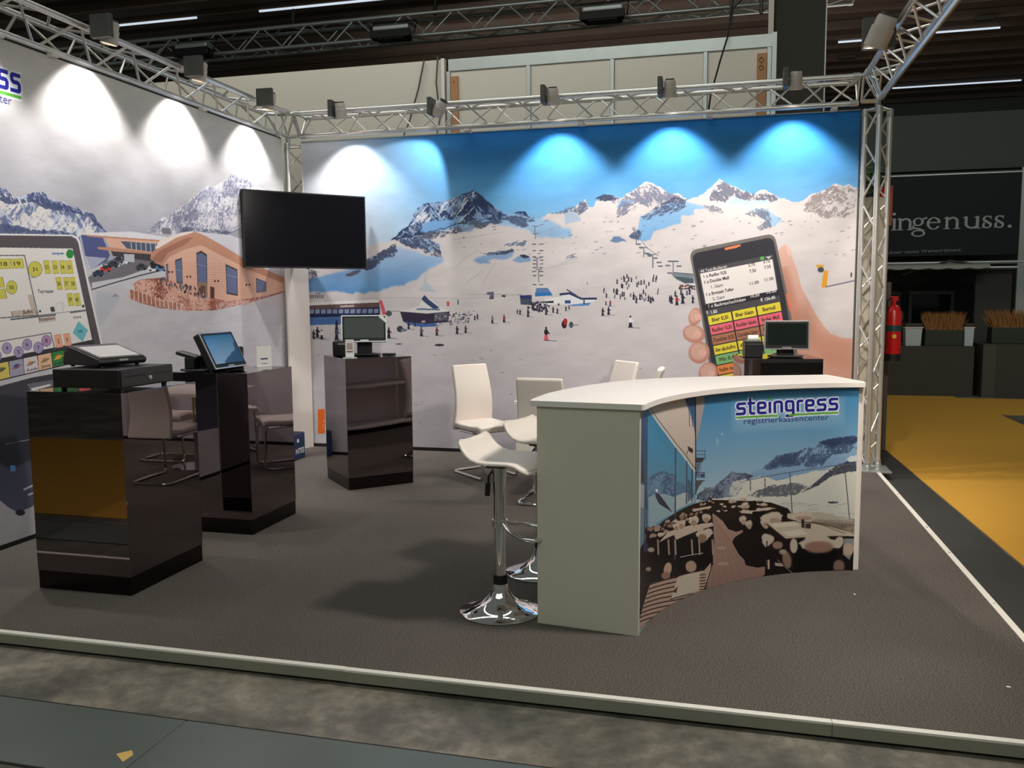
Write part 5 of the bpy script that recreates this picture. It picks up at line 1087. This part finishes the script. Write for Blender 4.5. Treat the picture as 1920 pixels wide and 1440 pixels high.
# printed walls
t = MB().box(BX0-.01, BX1, 0.004, .05, 0.0, BZ1+.008).build('wall_back', ALUD); tag(t, kind='structure')
q = quad('printed_fabric', [(BX0, 0, BZ0), (BX1, 0, BZ0), (BX1, 0, BZ1), (BX0, 0, BZ1)], print_mat('ski_slope_fabric', paint_back(), .6, .25), t)
MB().box(BX0-.01, BX1+.01, -.006, .004, 0.0, .034).build('foot_rail', TRIMD, t)
MB().box(BX1, BX1+.012, -.004, .004, 0.0, BZ1+.008).build('frame_edge', GEAR, t); MB().box(BX0-.012, BX0, -.004, .004, 0.034, BZ1+.008).build('frame_edge', WHITEP, t)
MB().box(BX0-.01, BX1+.01, -.004, .004, BZ1, BZ1+.010).build('frame_edge', ALUD, t)
t = MB().box(-.05, -.004, LY0-.02, LY1+.01, 0.0, LZ1+.008).build('wall_left', ALUD); tag(t, kind='structure')
q = quad('printed_fabric', [(0, LY0, LZ0), (0, LY1, LZ0), (0, LY1, LZ1), (0, LY0, LZ1)], print_mat('mountain_restaurant_fabric', paint_left(), .6, .25), t)
MB().box(-.004, .006, LY0, LY1, 0.0, .030).build('foot_rail', TRIMD, t)
MB().box(-.004, .004, LY0, LY1, LZ1, LZ1+.012).build('frame_edge', BLACKM, t); MB().box(-.004, .008, LY1, LY1+.01, 0, LZ1).build('frame_edge', WHITEP, t)
# white corner board
o = MB().prism([(.060, -.318), (.078, -.325), (.172, -.03), (.154, -.023)], 0.0, 2.30).build('corner_board', WHITEP); tag(o, 'tall white board closing the rear left corner under the television', 'board')

# television on the tower
L, R_ = Vector((.03, -1.04, 0)), Vector((.878, -.115, 0)); C0 = (L+R_)/2; ax = (R_-L).normalized(); wv = (R_-L).length/2; nrm = Vector((ax.y, -ax.x, 0))
t = empty('television', (C0.x, C0.y, 2.27), 'large black flat television mounted across the rear left corner', 'television', rz=math.atan2(ax.y, ax.x))
zc, hz = 2.272-2.27, .369
MB().box(-wv, wv, 0, .045, -hz, hz).build('housing', BLACK, t, bevel=.006)
MB().box(-wv+.014, wv-.014, -.003, .0, -hz+.016, hz-.014).build('screen', TVSCR, t)
for a in ((-wv, wv, -hz, -hz+.012), (-wv, wv, hz-.010, hz)): MB().box(a[0], a[1], -.006, .0, a[2], a[3]).build('bezel', BLACK, t)
for a in ((-wv, -wv+.010), (wv-.010, wv)): MB().box(a[0], a[1], -.006, 0, -hz, hz).build('bezel', BLACK, t)
MB().box(-.2, .2, .045, .09, -.2, .2).build('rear_box', BLACK, t, bevel=.01)
MB().box(-.09, .09, .09, .40, -.06, .06).build('mounting_arm', GEAR, t)
MB().box(-.012, .012, -.008, .0, -hz-.008, -hz+.004).build('sensor', BLACK, t)

# ------------------------------------------------------------------ pedestals
def pedestal(name, cx, cy, sx, sy, rz, H, label):
    t = empty(name, (cx, cy, 0), label, 'pedestal', rz=rz)
    MB().box(-sx/2+.003, sx/2-.003, -sy/2+.003, sy/2-.003, 0.0, .10).build('plinth', PLINTH, t)
    MB().box(-sx/2, sx/2, -sy/2, sy/2, .102, H).build('column', GLOSS, t, bevel=.0015)
    return t
PH = 1.102
pedestal('display_pedestal', 1.107, -4.183, .600, .648, 0, PH, 'glossy dark pedestal nearest the camera, carrying the cash drawer')
pedestal('display_pedestal', 1.102, -2.995, .610, .598, 0, PH, 'glossy dark pedestal behind the nearest one, carrying the tilted touch terminal')
pedestal('display_pedestal', 1.474, -1.500, .585, .585, PI/4-.02, PH, 'glossy dark pedestal turned diagonally in front of the rear print')
pedestal('display_pedestal', 4.90, -1.09, .60, .60, .13, PH, 'glossy dark pedestal standing behind the curved counter')

# cash drawer and flat terminal on the first pedestal
def place(name, loc, rz, label, cat): return empty(name, loc, label, cat, rz=rz)
rz1 = 0.0
t = place('cash_drawer', (1.175, -4.262, PH), rz1, 'black steel cash drawer on the nearest pedestal', 'cash drawer')
MB().box(-.210, .208, -.225, .225, .020, .120).build('body', BLACK, t, bevel=.004)
df = MB().box(.209, .217, -.215, .215, .028, .112).build('drawer_front', mat('drawer_black', (42, 42, 43), .45), t, bevel=.002)
for a, b in ((-.18, -.03), (.05, .19)): MB().box(.2172, .2185, a, b, .078, .084).build('slot', BLACKM, df)
MB().lathe([(0, 0), (.012, 0), (.012, .006), (.008, .008), (0, .008)], 20, (.217, .012, .062), (1, 0, 0)).build('lock', SILVER, df, smooth=True)
for x in (-.18, .18):
    for y_ in (-.18, .18): MB().lathe([(0, 0), (.013, 0), (.015, .02), (0, .02)], 12, (x, y_, 0)).build('foot', BLACKM, t)
t = place('touch_terminal', (1.085, -4.225, PH+.121), -.24, 'black wedge-shaped touch terminal with a bright flat screen on the cash drawer', 'terminal')
# wedge profile extruded along y: low front lip at +x, high at the back
g = MB(); prof = [(-.175, .012), (.165, .012), (.185, .030), (.180, .050), (-.115, .125), (-.16, .085), (-.18, .045)]
ya, yb = -.16, .16
va = [g.b.verts.new((x, ya, z)) for x, z in prof]; vb = [g.b.verts.new((x, yb, z)) for x, z in prof]
g.b.faces.new(va); g.b.faces.new(vb[::-1])
for i in range(len(prof)): g.b.faces.new((va[i], va[(i+1) % 7], vb[(i+1) % 7], vb[i]))
g.build('housing', BLACK, t, bevel=.005)
d = Vector((.295, 0, -.075)).normalized(); n_ = Vector((.075, 0, .295)).normalized(); cc = Vector((.0325, 0, .0875))
MB().obox(cc+n_*.003, d*.145, Vector((0, .15, 0)), n_*.003).build('screen_frame', DGREY, t, bevel=.002)
MB().obox(cc+d*.01+n_*.0068, d*.110, Vector((0, .132, 0)), n_*.0008).build('screen', mat('pale_lit_screen', (210, 205, 202), .12, spec=.8), t)
MB().obox(Vector((.183, 0, .042)), Vector((.002, 0, 0)), Vector((0, .03, 0)), Vector((0, 0, .006))).build('badge', SILVER, t)
for y_ in (-.12, .12): MB().lathe([(0, 0), (.012, 0), (.012, .012), (0, .012)], 10, (.14, y_, 0)).build('foot', BLACKM, t); MB().lathe([(0, 0), (.012, 0), (.012, .012), (0, .012)], 10, (-.14, y_, 0)).build('foot', BLACKM, t)

t.scale = (.86, .95, .92)
# tilted touch monitors
def monitor(loc, rz, w2, h2, tilt, label, zc, stand, scr=SCREEN, base=(.14, .10), depth=.03):
    """screen faces local -y"""
    t = place('touch_monitor', loc, rz, label, 'monitor')
    ct, st_ = math.cos(tilt), math.sin(tilt); u = Vector((1, 0, 0)); v = Vector((0, st_, ct)); n = Vector((0, -ct, st_)); c0 = Vector((0, -.02, zc))
    MB().obox(c0-n*depth/2, u*w2, v*h2, n*depth/2).build('rear_shell', BLACK, t, bevel=.006)
    MB().obox(c0+n*.003, u*(w2+.002), v*(h2+.002), n*.004).build('silver_rim', SILVER, t, bevel=.003)
    MB().obox(c0+n*.0075, u*(w2-.008), v*(h2-.008), n*.001).build('glass_border', BLACKM if scr is SCREEN else BLACKM, t)
    MB().obox(c0+n*.0090+v*.006, u*(w2-.024), v*(h2-.028), n*.0006).build('screen', scr, t)
    MB().obox(c0+n*.0092-v*(h2-.014), u*.035, v*.004, n*.0006).build('badge', SILVER, t)
    if stand == 'arm':
        MB().obox(Vector((0, .045, zc*.5)), Vector((.065, 0, 0)), Vector((0, .022, 0)), Vector((0, 0, zc*.5))).build('neck', BLACK, t, bevel=.012)
        MB().prism([(-base[0], -.06), (base[0], -.06), (base[0]+.02, .02), (base[0]-.03, .13), (-base[0]+.03, .13), (-base[0]-.02, .02)], .004, .018).build('base', BLACK, t, bevel=.004)
    return t
blue = bpy.data.materials.new('blue_sky_screen'); blue.use_nodes = True
nt, b = nodes(blue); tc = nt.nodes.new('ShaderNodeTexCoord'); sp = nt.nodes.new('ShaderNodeSeparateXYZ'); nt.links.new(tc.outputs['Generated'], sp.inputs[0])
mr = nt.nodes.new('ShaderNodeValToRGB'); e = mr.color_ramp.elements; e[0].color = (*lin((140, 164, 186)), 1); e[1].color = (*lin((58, 112, 150)), 1)
nt.links.new(sp.outputs['Z'], mr.inputs[0])
nz = nt.nodes.new('ShaderNodeTexNoise'); nz.inputs['Scale'].default_value = 3.5; nz.inputs['Detail'].default_value = 7; nt.links.new(tc.outputs['Generated'], nz.inputs['Vector'])
mt = nt.nodes.new('ShaderNodeMath'); mt.operation = 'MULTIPLY_ADD'; mt.inputs[1].default_value = 0.9; nt.links.new(sp.outputs['X'], mt.inputs[0])
m2 = nt.nodes.new('ShaderNodeMath'); m2.operation = 'SUBTRACT'; nt.links.new(mt.outputs[0], m2.inputs[0]); nt.links.new(sp.outputs['Z'], m2.inputs[1])
m3 = nt.nodes.new('ShaderNodeMath'); m3.operation = 'ADD'; nt.links.new(m2.outputs[0], m3.inputs[0]); nt.links.new(nz.outputs['Fac'], m3.inputs[1])
mt.inputs[2].default_value = -0.25
st2 = nt.nodes.new('ShaderNodeMapRange'); st2.inputs[1].default_value = .50; st2.inputs[2].default_value = .56; nt.links.new(m3.outputs[0], st2.inputs[0])
mxx = nt.nodes.new('ShaderNodeMix'); mxx.data_type = 'RGBA'; nt.links.new(st2.outputs[0], mxx.inputs[0]); nt.links.new(mr.outputs[0], mxx.inputs[6]); mxx.inputs[7].default_value = (*lin((38, 62, 92)), 1)
nt.links.new(mxx.outputs[2], b.inputs['Base Color']); b.inputs['Base Color'].default_value = (0, 0, 0, 1); b.inputs['Roughness'].default_value = .06
nt.links.new(mxx.outputs[2], b.inputs['Emission Color']); b.inputs['Emission Strength'].default_value = .55
nt.links.remove(b.inputs['Base Color'].links[0])
#MON2
tm = monitor((1.115, -3.14, PH), PI/2, .19, .134, .46, 'touch monitor with a lit blue mountain picture on the second pedestal', .145, 'none', blue, depth=.05)
MB().obox((0, .10, .075), (.05, 0, 0), (0, .03, .0), (0, .0, .065)).build('neck', BLACK, tm, bevel=.012)
MB().prism([(-.16, .02), (.10, .02), (.12, .16), (.06, .24), (-.12, .24), (-.18, .16)], .006, .020).build('base', BLACK, tm, bevel=.004)
for x in (-.12, -.05, .03, .09): MB().lathe([(0, 0), (.012, 0), (.014, .007), (0, .007)], 10, (x, .05, 0)).build('foot', DGREY, tm)
MB().obox((-.09, .185, .112), (.04, 0, 0), (0, .082, .020), (0, -.003, .014)).build('customer_display', BLACK, tm, bevel=.010)
MB().box(-.13, -.05, .12, .20, .02, .10).build('display_foot', BLACK, tm, bevel=.008)
t = place('receipt_printer', (.985, -2.84, PH), 0.0, 'dark receipt printer half hidden behind the lit touch monitor', 'printer')
MB().box(-.08, .08, -.08, .075, 0, .150).build('body', BLACK, t, bevel=.012)
MB().box(.079, .084, -.05, .05, .10, .11).build('paper_slot', DGREY, t)
t = place('info_card', (1.225, -2.765, PH), 1.0, 'white upright info card on the second pedestal', 'card holder')
MB().box(-.058, .058, -.004, .0, .0, .152).build('card', PAPER, t)
MB().box(-.06, .06, -.012, .03, 0, .004).build('holder_foot', mat('clear_acrylic', (225, 230, 230), .1), t)
MB().box(-.028, .028, -.0052, -.004, .055, .064).build('blue_bar', mat('navy_print', (44, 52, 92), .6), t)
MB().box(-.022, .022, -.0052, -.004, .022, .026).build('small_line', DGREY, t)
# third pedestal
rz3 = .40
monitor((1.455, -1.50, PH), rz3, .193, .117, .24, 'dark touch monitor with a white corner sticker on the diagonal pedestal', .235, 'arm', SCREEN, (.12, .1), .03)
t = place('receipt_printer', (1.30, -1.62, PH), .35, 'boxy black receipt printer left of the dark monitor on the diagonal pedestal', 'printer')
MB().box(-.075, .075, -.07, .10, 0.004, .135).build('body', BLACK, t, bevel=.014); MB().box(-.03, .05, -.072, -.064, .105, .116).build('paper_slot', SILVER, t)
for x in (-.06, .06): MB().lathe([(0, 0), (.01, 0), (.01, .006), (0, .006)], 8, (x, -.05, 0)).build('foot', BLACKM, t)
t = place('price_card', (1.455, -1.80, PH), .25, 'small upright card in a clear holder before the dark monitor', 'card holder')
MB().box(-.036, .036, -.003, .0, .008, .155).build('card', PAPER, t); MB().box(-.055, .055, -.03, .03, 0, .006).build('holder_foot', mat('clear_acrylic_foot', (225, 230, 230), .1), t)
MB().box(-.026, .026, -.0045, -.003, .048, .058).build('brown_bar', mat('brown_print', (120, 74, 66), .6), t); MB().box(-.024, .024, -.0042, -.003, .070, .125).build('picture_block', mat('faded_print', (196, 176, 172), .6, var=.3, vscale=90), t)
o = MB().obox((1.695, -1.535, PH+.014), (.055, .012, 0), (-.004, .022, 0), (0, 0, .012)).build('card_reader', BLACK, bevel=.006); tag(o, 'small flat black device lying right of the dark monitor on the diagonal pedestal', 'card reader')
sticker = monitor  # (sticker built below, on the third pedestal monitor)
mon3 = [ob for ob in COL.objects if ob.name.startswith('touch_monitor') and ob.type == 'EMPTY'][-1]
ct, st_ = math.cos(.24), math.sin(.24); c0 = Vector((0, -.02, .235)); v = Vector((0, st_, ct)); n = Vector((0, -ct, st_))
g = MB(); pp = [(.123, .119), (.153, .117), (.194, .073), (.194, .053), (.183, .050), (.128, .099)]
va = [g.b.verts.new(c0+n*.0105+Vector((x, 0, 0))+v*y_) for x, y_ in pp]; vb = [g.b.verts.new(c0+n*.0120+Vector((x, 0, 0))+v*y_) for x, y_ in pp]
g.b.faces.new(va); g.b.faces.new(vb[::-1])
for i in range(6): g.b.faces.new((va[i], va[(i+1) % 6], vb[(i+1) % 6], vb[i]))
g.build('corner_sticker', PAPER, mon3)
# fourth pedestal
monitor((4.965, -1.22, PH), .10, .172, .113, .06, 'dark touch monitor standing on the pedestal behind the counter', .180, 'arm', SCREEN, (.12, .1), .03)
t = place('receipt_printer', (4.715, -1.20, PH), .10, 'black receipt printer with a white paper roll behind the counter', 'printer')
MB().box(-.075, .065, -.08, .09, 0.0, .115).build('body', BLACK, t, bevel=.008); MB().box(-.075, .065, -.08, .09, .116, .135).build('cover', DGREY, t, bevel=.006)
MB().lathe([(0, -.04), (.026, -.04), (.026, .04), (0, .04)], 20, (-.005, -.0, .150), (1, 0, 0)).build('paper_roll', PAPER, t, smooth=True)

# crate behind the second pedestal
t = empty('crate', (.215, -.80, 0), 'dark blue plastic crate on the floor behind the second pedestal', 'crate', rz=.0)
MB().box(-.16, .16, -.2, .2, 0, .26).build('body', BLUEC, t, bevel=.01); MB().box(-.15, .15, -.19, .19, .255, .262).build('inside', BLACKM, t)
def decal(txt, m, parent, loc, rot, size, extr=.0006, name='lettering'):
    V, F, wd, cap = glyphs(txt, .02); me = bpy.data.meshes.new(name); me.from_pydata([(x*size, y*size, 0) for x, y in V], [], F); me.materials.append(m)
    o = bpy.data.objects.new(name, me); COL.objects.link(o); o.parent = parent; o.location = loc; o.rotation_euler = rot; return o
decal('NTES', PAPER, t, (-.02, -.203, .06), (PI/2, 0, 0), .075); decal('NTES', PAPER, t, (.163, .0, .06), (PI/2, 0, PI/2), .075)
MB().lathe([(0, 0), (.02, 0), (.02, .002), (0, .002)], 16, (.161, .05, .19), (1, 0, 0)).build('emblem', PAPER, t)

# ------------------------------------------------------------------ counter
ct_ = empty('reception_counter', (4.4, -3.7, 0), 'white curved reception counter with a printed mountain terrace front', 'counter')
def CB(mb, name, m, **k):
    o = mb.build(name, m, ct_, **k); o.location = (-4.4, -3.7*-1, 0); return o
def arc(r, a0, a1, n=40): return [(CO[0]+r*math.cos(a), CO[1]+r*math.sin(a)) for a in np.linspace(a0, a1, n)]
def thick(a, b, t0, z0, z1):
    a, b = Vector((*a, 0)), Vector((*b, 0)); d = (b-a).normalized(); n = Vector((-d.y, d.x, 0))*t0
    return MB().prism([(a.x, a.y), (b.x, b.y), (b.x+n.x, b.y+n.y), (a.x+n.x, a.y+n.y)], z0, z1)
CB(thick((3.622, -4.378), (4.118, -4.436), .028, 0, 1.07), 'end_panel', GREENW, bevel=.001)
CB(thick((5.236, -3.172), (5.085, -2.80), -.032, 0, 1.07), 'end_panel', WHITE, bevel=.001)
f = arc(CR, CA0, CA1, 44); bk = arc(CR+.02, CA1, CA0, 44); CB(MB().prism(f+bk, .0, 1.07), 'curved_front', WHITE)
back = [(5.085, -2.80), (4.623, -2.95), (4.213, -3.12), (3.99, -3.29), (3.78, -3.62), (3.66, -3.98), (3.622, -4.36)]
# shelves inside, open to the rear
for z in (.06, .55): CB(MB().prism(arc(CR+.03, CA0-.02, CA1+.02, 30)+[(x+.03*(4.5-x), y_-.02) for x, y_ in back], z, z+.02), 'shelf', WHITE)
topf = arc(CR-.03, CA0+.012, CA1-.018, 44)
tback = [(5.112, -2.735), (4.86, -2.82), (4.623, -2.895), (4.41, -2.985), (4.213, -3.085), (4.08, -3.17), (3.96, -3.28), (3.85, -3.43), (3.75, -3.63), (3.67, -3.84), (3.61, -4.07), (3.588, -4.318)]
CB(MB().prism([(4.128, -4.452)]+topf+[(5.262, -3.145)]+tback+[(3.592, -4.39)], 1.072, 1.10), 'worktop', WHITE, bevel=.0015)
g = []; n_ = 60
me = bpy.data.meshes.new('printed_front'); vs, fs = [], []
aa = np.linspace(CA0, CA1, n_+1)
for a in aa:
    for z in (0.002, CH): vs.append((CO[0]+(CR-.002)*math.cos(a)-4.4, CO[1]+(CR-.002)*math.sin(a)+3.7, z))
for i in range(n_): fs.append((2*i, 2*i+2, 2*i+3, 2*i+1))
me.from_pydata(vs, [], fs); me.materials.append(print_mat('terrace_print', paint_counter(), .28, .4)); uvl = me.uv_layers.new(name='uv')
k = 0
for i in range(n_):
    for (ii, vv) in ((i, 0), (i+1, 0), (i+1, 1), (i, 1)): uvl.data[k].uv = (ii/n_, vv); k += 1
for p in me.polygons: p.use_smooth = True
o = bpy.data.objects.new('printed_front', me); COL.objects.link(o); o.parent = ct_

# ------------------------------------------------------------------ cantilever chairs
def chair():
    t = empty('cantilever_chair', (0, 0, 0))
    # local: faces +x; y across. seat and back profiles (x, z)
    w2 = .215
    seat = [(-.20, .455), (-.08, .445), (.08, .445), (.20, .455), (.255, .445)]
    def slab_(prof, th, wf, n=9):
        P = []; Q = []
        for i, (x, z) in enumerate(prof):
            j0, j1 = prof[max(i-1, 0)], prof[min(i+1, len(prof)-1)]; d = Vector((j1[0]-j0[0], 0, j1[1]-j0[1])).normalized(); nn = Vector((-d.z, 0, d.x))
            w_ = wf(i/(len(prof)-1)); P.append([Vector((x, -w_+2*w_*k/n, z))+nn*th*(.5-.12*abs(2*k/n-1)**3) for k in range(n+1)]); Q.append([Vector((x, -w_+2*w_*k/n, z))-nn*th*(.5-.12*abs(2*k/n-1)**3) for k in range(n+1)])
        g = MB(); a = [[g.b.verts.new(p) for p in r] for r in P]; b = [[g.b.verts.new(p) for p in r] for r in Q]; m, c = len(a), n+1
        for i in range(m-1):
            for k in range(c-1): g.b.faces.new((a[i][k], a[i+1][k], a[i+1][k+1], a[i][k+1])); g.b.faces.new((b[i][k], b[i][k+1], b[i+1][k+1], b[i+1][k]))
            g.b.faces.new((a[i][0], b[i][0], b[i+1][0], a[i+1][0])); g.b.faces.new((a[i][-1], a[i+1][-1], b[i+1][-1], b[i][-1]))
        for k in range(c-1): g.b.faces.new((a[0][k], a[0][k+1], b[0][k+1], b[0][k])); g.b.faces.new((a[-1][k], b[-1][k], b[-1][k+1], a[-1][k+1]))
        return g
    slab_(seat, .065, lambda u: .205+.012*math.sin(PI*u)).build('seat', LEATH, t, smooth=True, bevel=.014, segs=3)
    back = [(-.225, .40), (-.215, .46), (-.195, .54), (-.188, .63), (-.198, .73), (-.222, .83), (-.255, .935), (-.268, .985)]
    slab_(back, .05, lambda u: .208-.028*u).build('backrest', LEATH, t, smooth=True, bevel=.013, segs=3)
    r = .0125
    def bend(pts, rad=.06, n=5):
        out = [Vector(pts[0])]
        for i in range(1, len(pts)-1):
            p0, p1, p2 = Vector(pts[i-1]), Vector(pts[i]), Vector(pts[i+1]); a = p1+(p0-p1).normalized()*rad; c = p1+(p2-p1).normalized()*rad
            out += [(1-s)**2*a+2*s*(1-s)*p1+s*s*c for s in np.linspace(0, 1, n)]
        return out+[Vector(pts[-1])]
    y_ = .185
    for s in (-1, 1): MB().tube(bend([(-.12, s*y_, .405), (.235, s*y_, .405), (.250, s*y_, .013), (-.18, s*y_, .013)], .05), r, 8).build('leg', CHROME, t, smooth=True)
    MB().tube(bend([(-.14, -y_, .013), (-.27, -y_+.01, .013), (-.27, y_-.01, .013), (-.14, y_, .013)], .05), r, 8).build('floor_loop', CHROME, t, smooth=True)
    MB().tube([(-.12, -y_, .405), (-.12, y_, .405)], .01, 8).build('cross_bar', CHROME, t)
    return t
ch = chair(); spots = [
 ((2.40, -1.03), -.73, 'white cantilever chair with chrome frame left of the table, turned to the right'),
 ((3.15, -1.83), 1.52, 'white cantilever chair seen from behind, half hidden by the curved counter'),
 ((3.39, -.42), -2.42, 'white cantilever chair at the rear of the table, only its back showing above the counter'),
 ((3.70, -.99), 3.12, 'white cantilever chair right of the table, seen edge-on above the counter')]
for i, (xy, rz, lb) in enumerate(spots):
    c = ch if i == 0 else copy_tree(ch)
    c.location = (*xy, 0); c.rotation_euler = (0, 0, rz); tag(c, lb, 'chair', 'cantilever chairs around the table')
# table
t = empty('meeting_table', (3.225, -1.26, 0), 'white square table among the cantilever chairs, mostly hidden behind the counter', 'table')
MB().box(-.40, .40, -.40, .40, .722, .75).build('tabletop', WHITE, t, bevel=.002)
MB().tube([(0, 0, .03), (0, 0, .72)], .035, 20).build('column', CHROME, t, smooth=True)
MB().lathe([(0, 0), (.24, 0), (.24, .012), (.05, .03), (0, .03)], 32).build('base', CHROME, t, smooth=True)

# ------------------------------------------------------------------ bar stools
def stool():
    t = empty('bar_stool', (0, 0, 0))
    MB().lathe([(0, 0), (.205, 0), (.207, .006), (.200, .012), (.15, .026), (.10, .048), (.065, .078), (.043, .115), (.034, .15), (0, .15)], 48).build('base', CHROME, t, smooth=True)
    MB().tube([(0, 0, .145), (0, 0, .19)], .036, 24).build('collar', BLACKM, t, smooth=True)
    MB().tube([(0, 0, .19), (0, 0, .47)], .030, 24).build('outer_tube', CHROME, t, smooth=True)
    MB().tube([(0, 0, .46), (0, 0, .60), (0, 0, .745)], [.033, .031, .037], 24).build('upper_sleeve', CHROME, t, smooth=True)
    MB().box(-.05, .05, -.05, .05, .745, .768).build('seat_plate', GEAR, t, bevel=.004)
    # foot rest: loop in front (+x)
    pts = [(.03, -.02, .455), (.09, -.085, .44), (.17, -.12, .425), (.235, -.11, .42), (.262, -.06, .42), (.268, 0, .42), (.262, .06, .42), (.235, .11, .42), (.17, .12, .425), (.09, .085, .44), (.03, .02, .455)]
    MB().tube(pts, .0105, 10).build('foot_rest', CHROME, t, smooth=True)
    MB().tube([(0, 0, .44), (0, 0, .475)], .040, 20).build('foot_rest_ring', CHROME, t, smooth=True)
    MB().tube([(0, -.0, .735), (-.03, -.02, .725), (-.045, -.030, .70), (-.048, -.032, .65)], .005, 6).build('lever', BLACKM, t); MB().tube([(-.048, -.032, .665), (-.052, -.034, .60)], .013, 10).build('lever_grip', BLACKM, t, smooth=True)
    # seat shell: wave profile along x with rolled ends
    prof = [(-.150, .880), (-.145, .868), (-.128, .840), (-.105, .814), (-.075, .794), (-.035, .783), (.02, .779), (.08, .782), (.13, .783), (.165, .776), (.196, .758), (.214, .742)]
    n = 12; rows = []
    for i, (x, z) in enumerate(prof):
        u = i/(len(prof)-1); w_ = .165+.020*math.sin(PI*u)-.006*(1-u)
        if i == 0: w_ -= .02
        if i == len(prof)-1: w_ -= .02
        rows.append([(x+.006*(abs(2*k/n-1)**2)*(1 if x < 0 else -1), -w_+2*w_*k/n, z+.010*abs(2*k/n-1)**2.5) for k in range(n+1)])
    MB().grid(rows).build('seat', LEATH, t, smooth=True, solid=.022, sub=1)
    edge = [Vector(rows[i][0]) for i in range(len(rows))]+[Vector(rows[-1][k]) for k in range(1, n)]+[Vector(rows[i][-1]) for i in range(len(rows)-1, -1, -1)]+[Vector(rows[0][k]) for k in range(n-1, 0, -1)]
    MB().tube(edge, .0075, 6, closed=True).build('piping', LEATH, t, smooth=True)
    return t
st = stool()
for i, (xy, rz, lb) in enumerate((((3.403, -4.262), -.17, 'white bar stool with chrome base nearest the camera, left of the counter'), ((3.475, -3.615), -.35, 'white bar stool with chrome base behind the nearer one, mostly hidden by the counter'))):
    c = st if i == 0 else copy_tree(st)
    c.location = (*xy, .001); c.rotation_euler = (0, 0, rz); tag(c, lb, 'bar stool', 'bar stools at the counter')
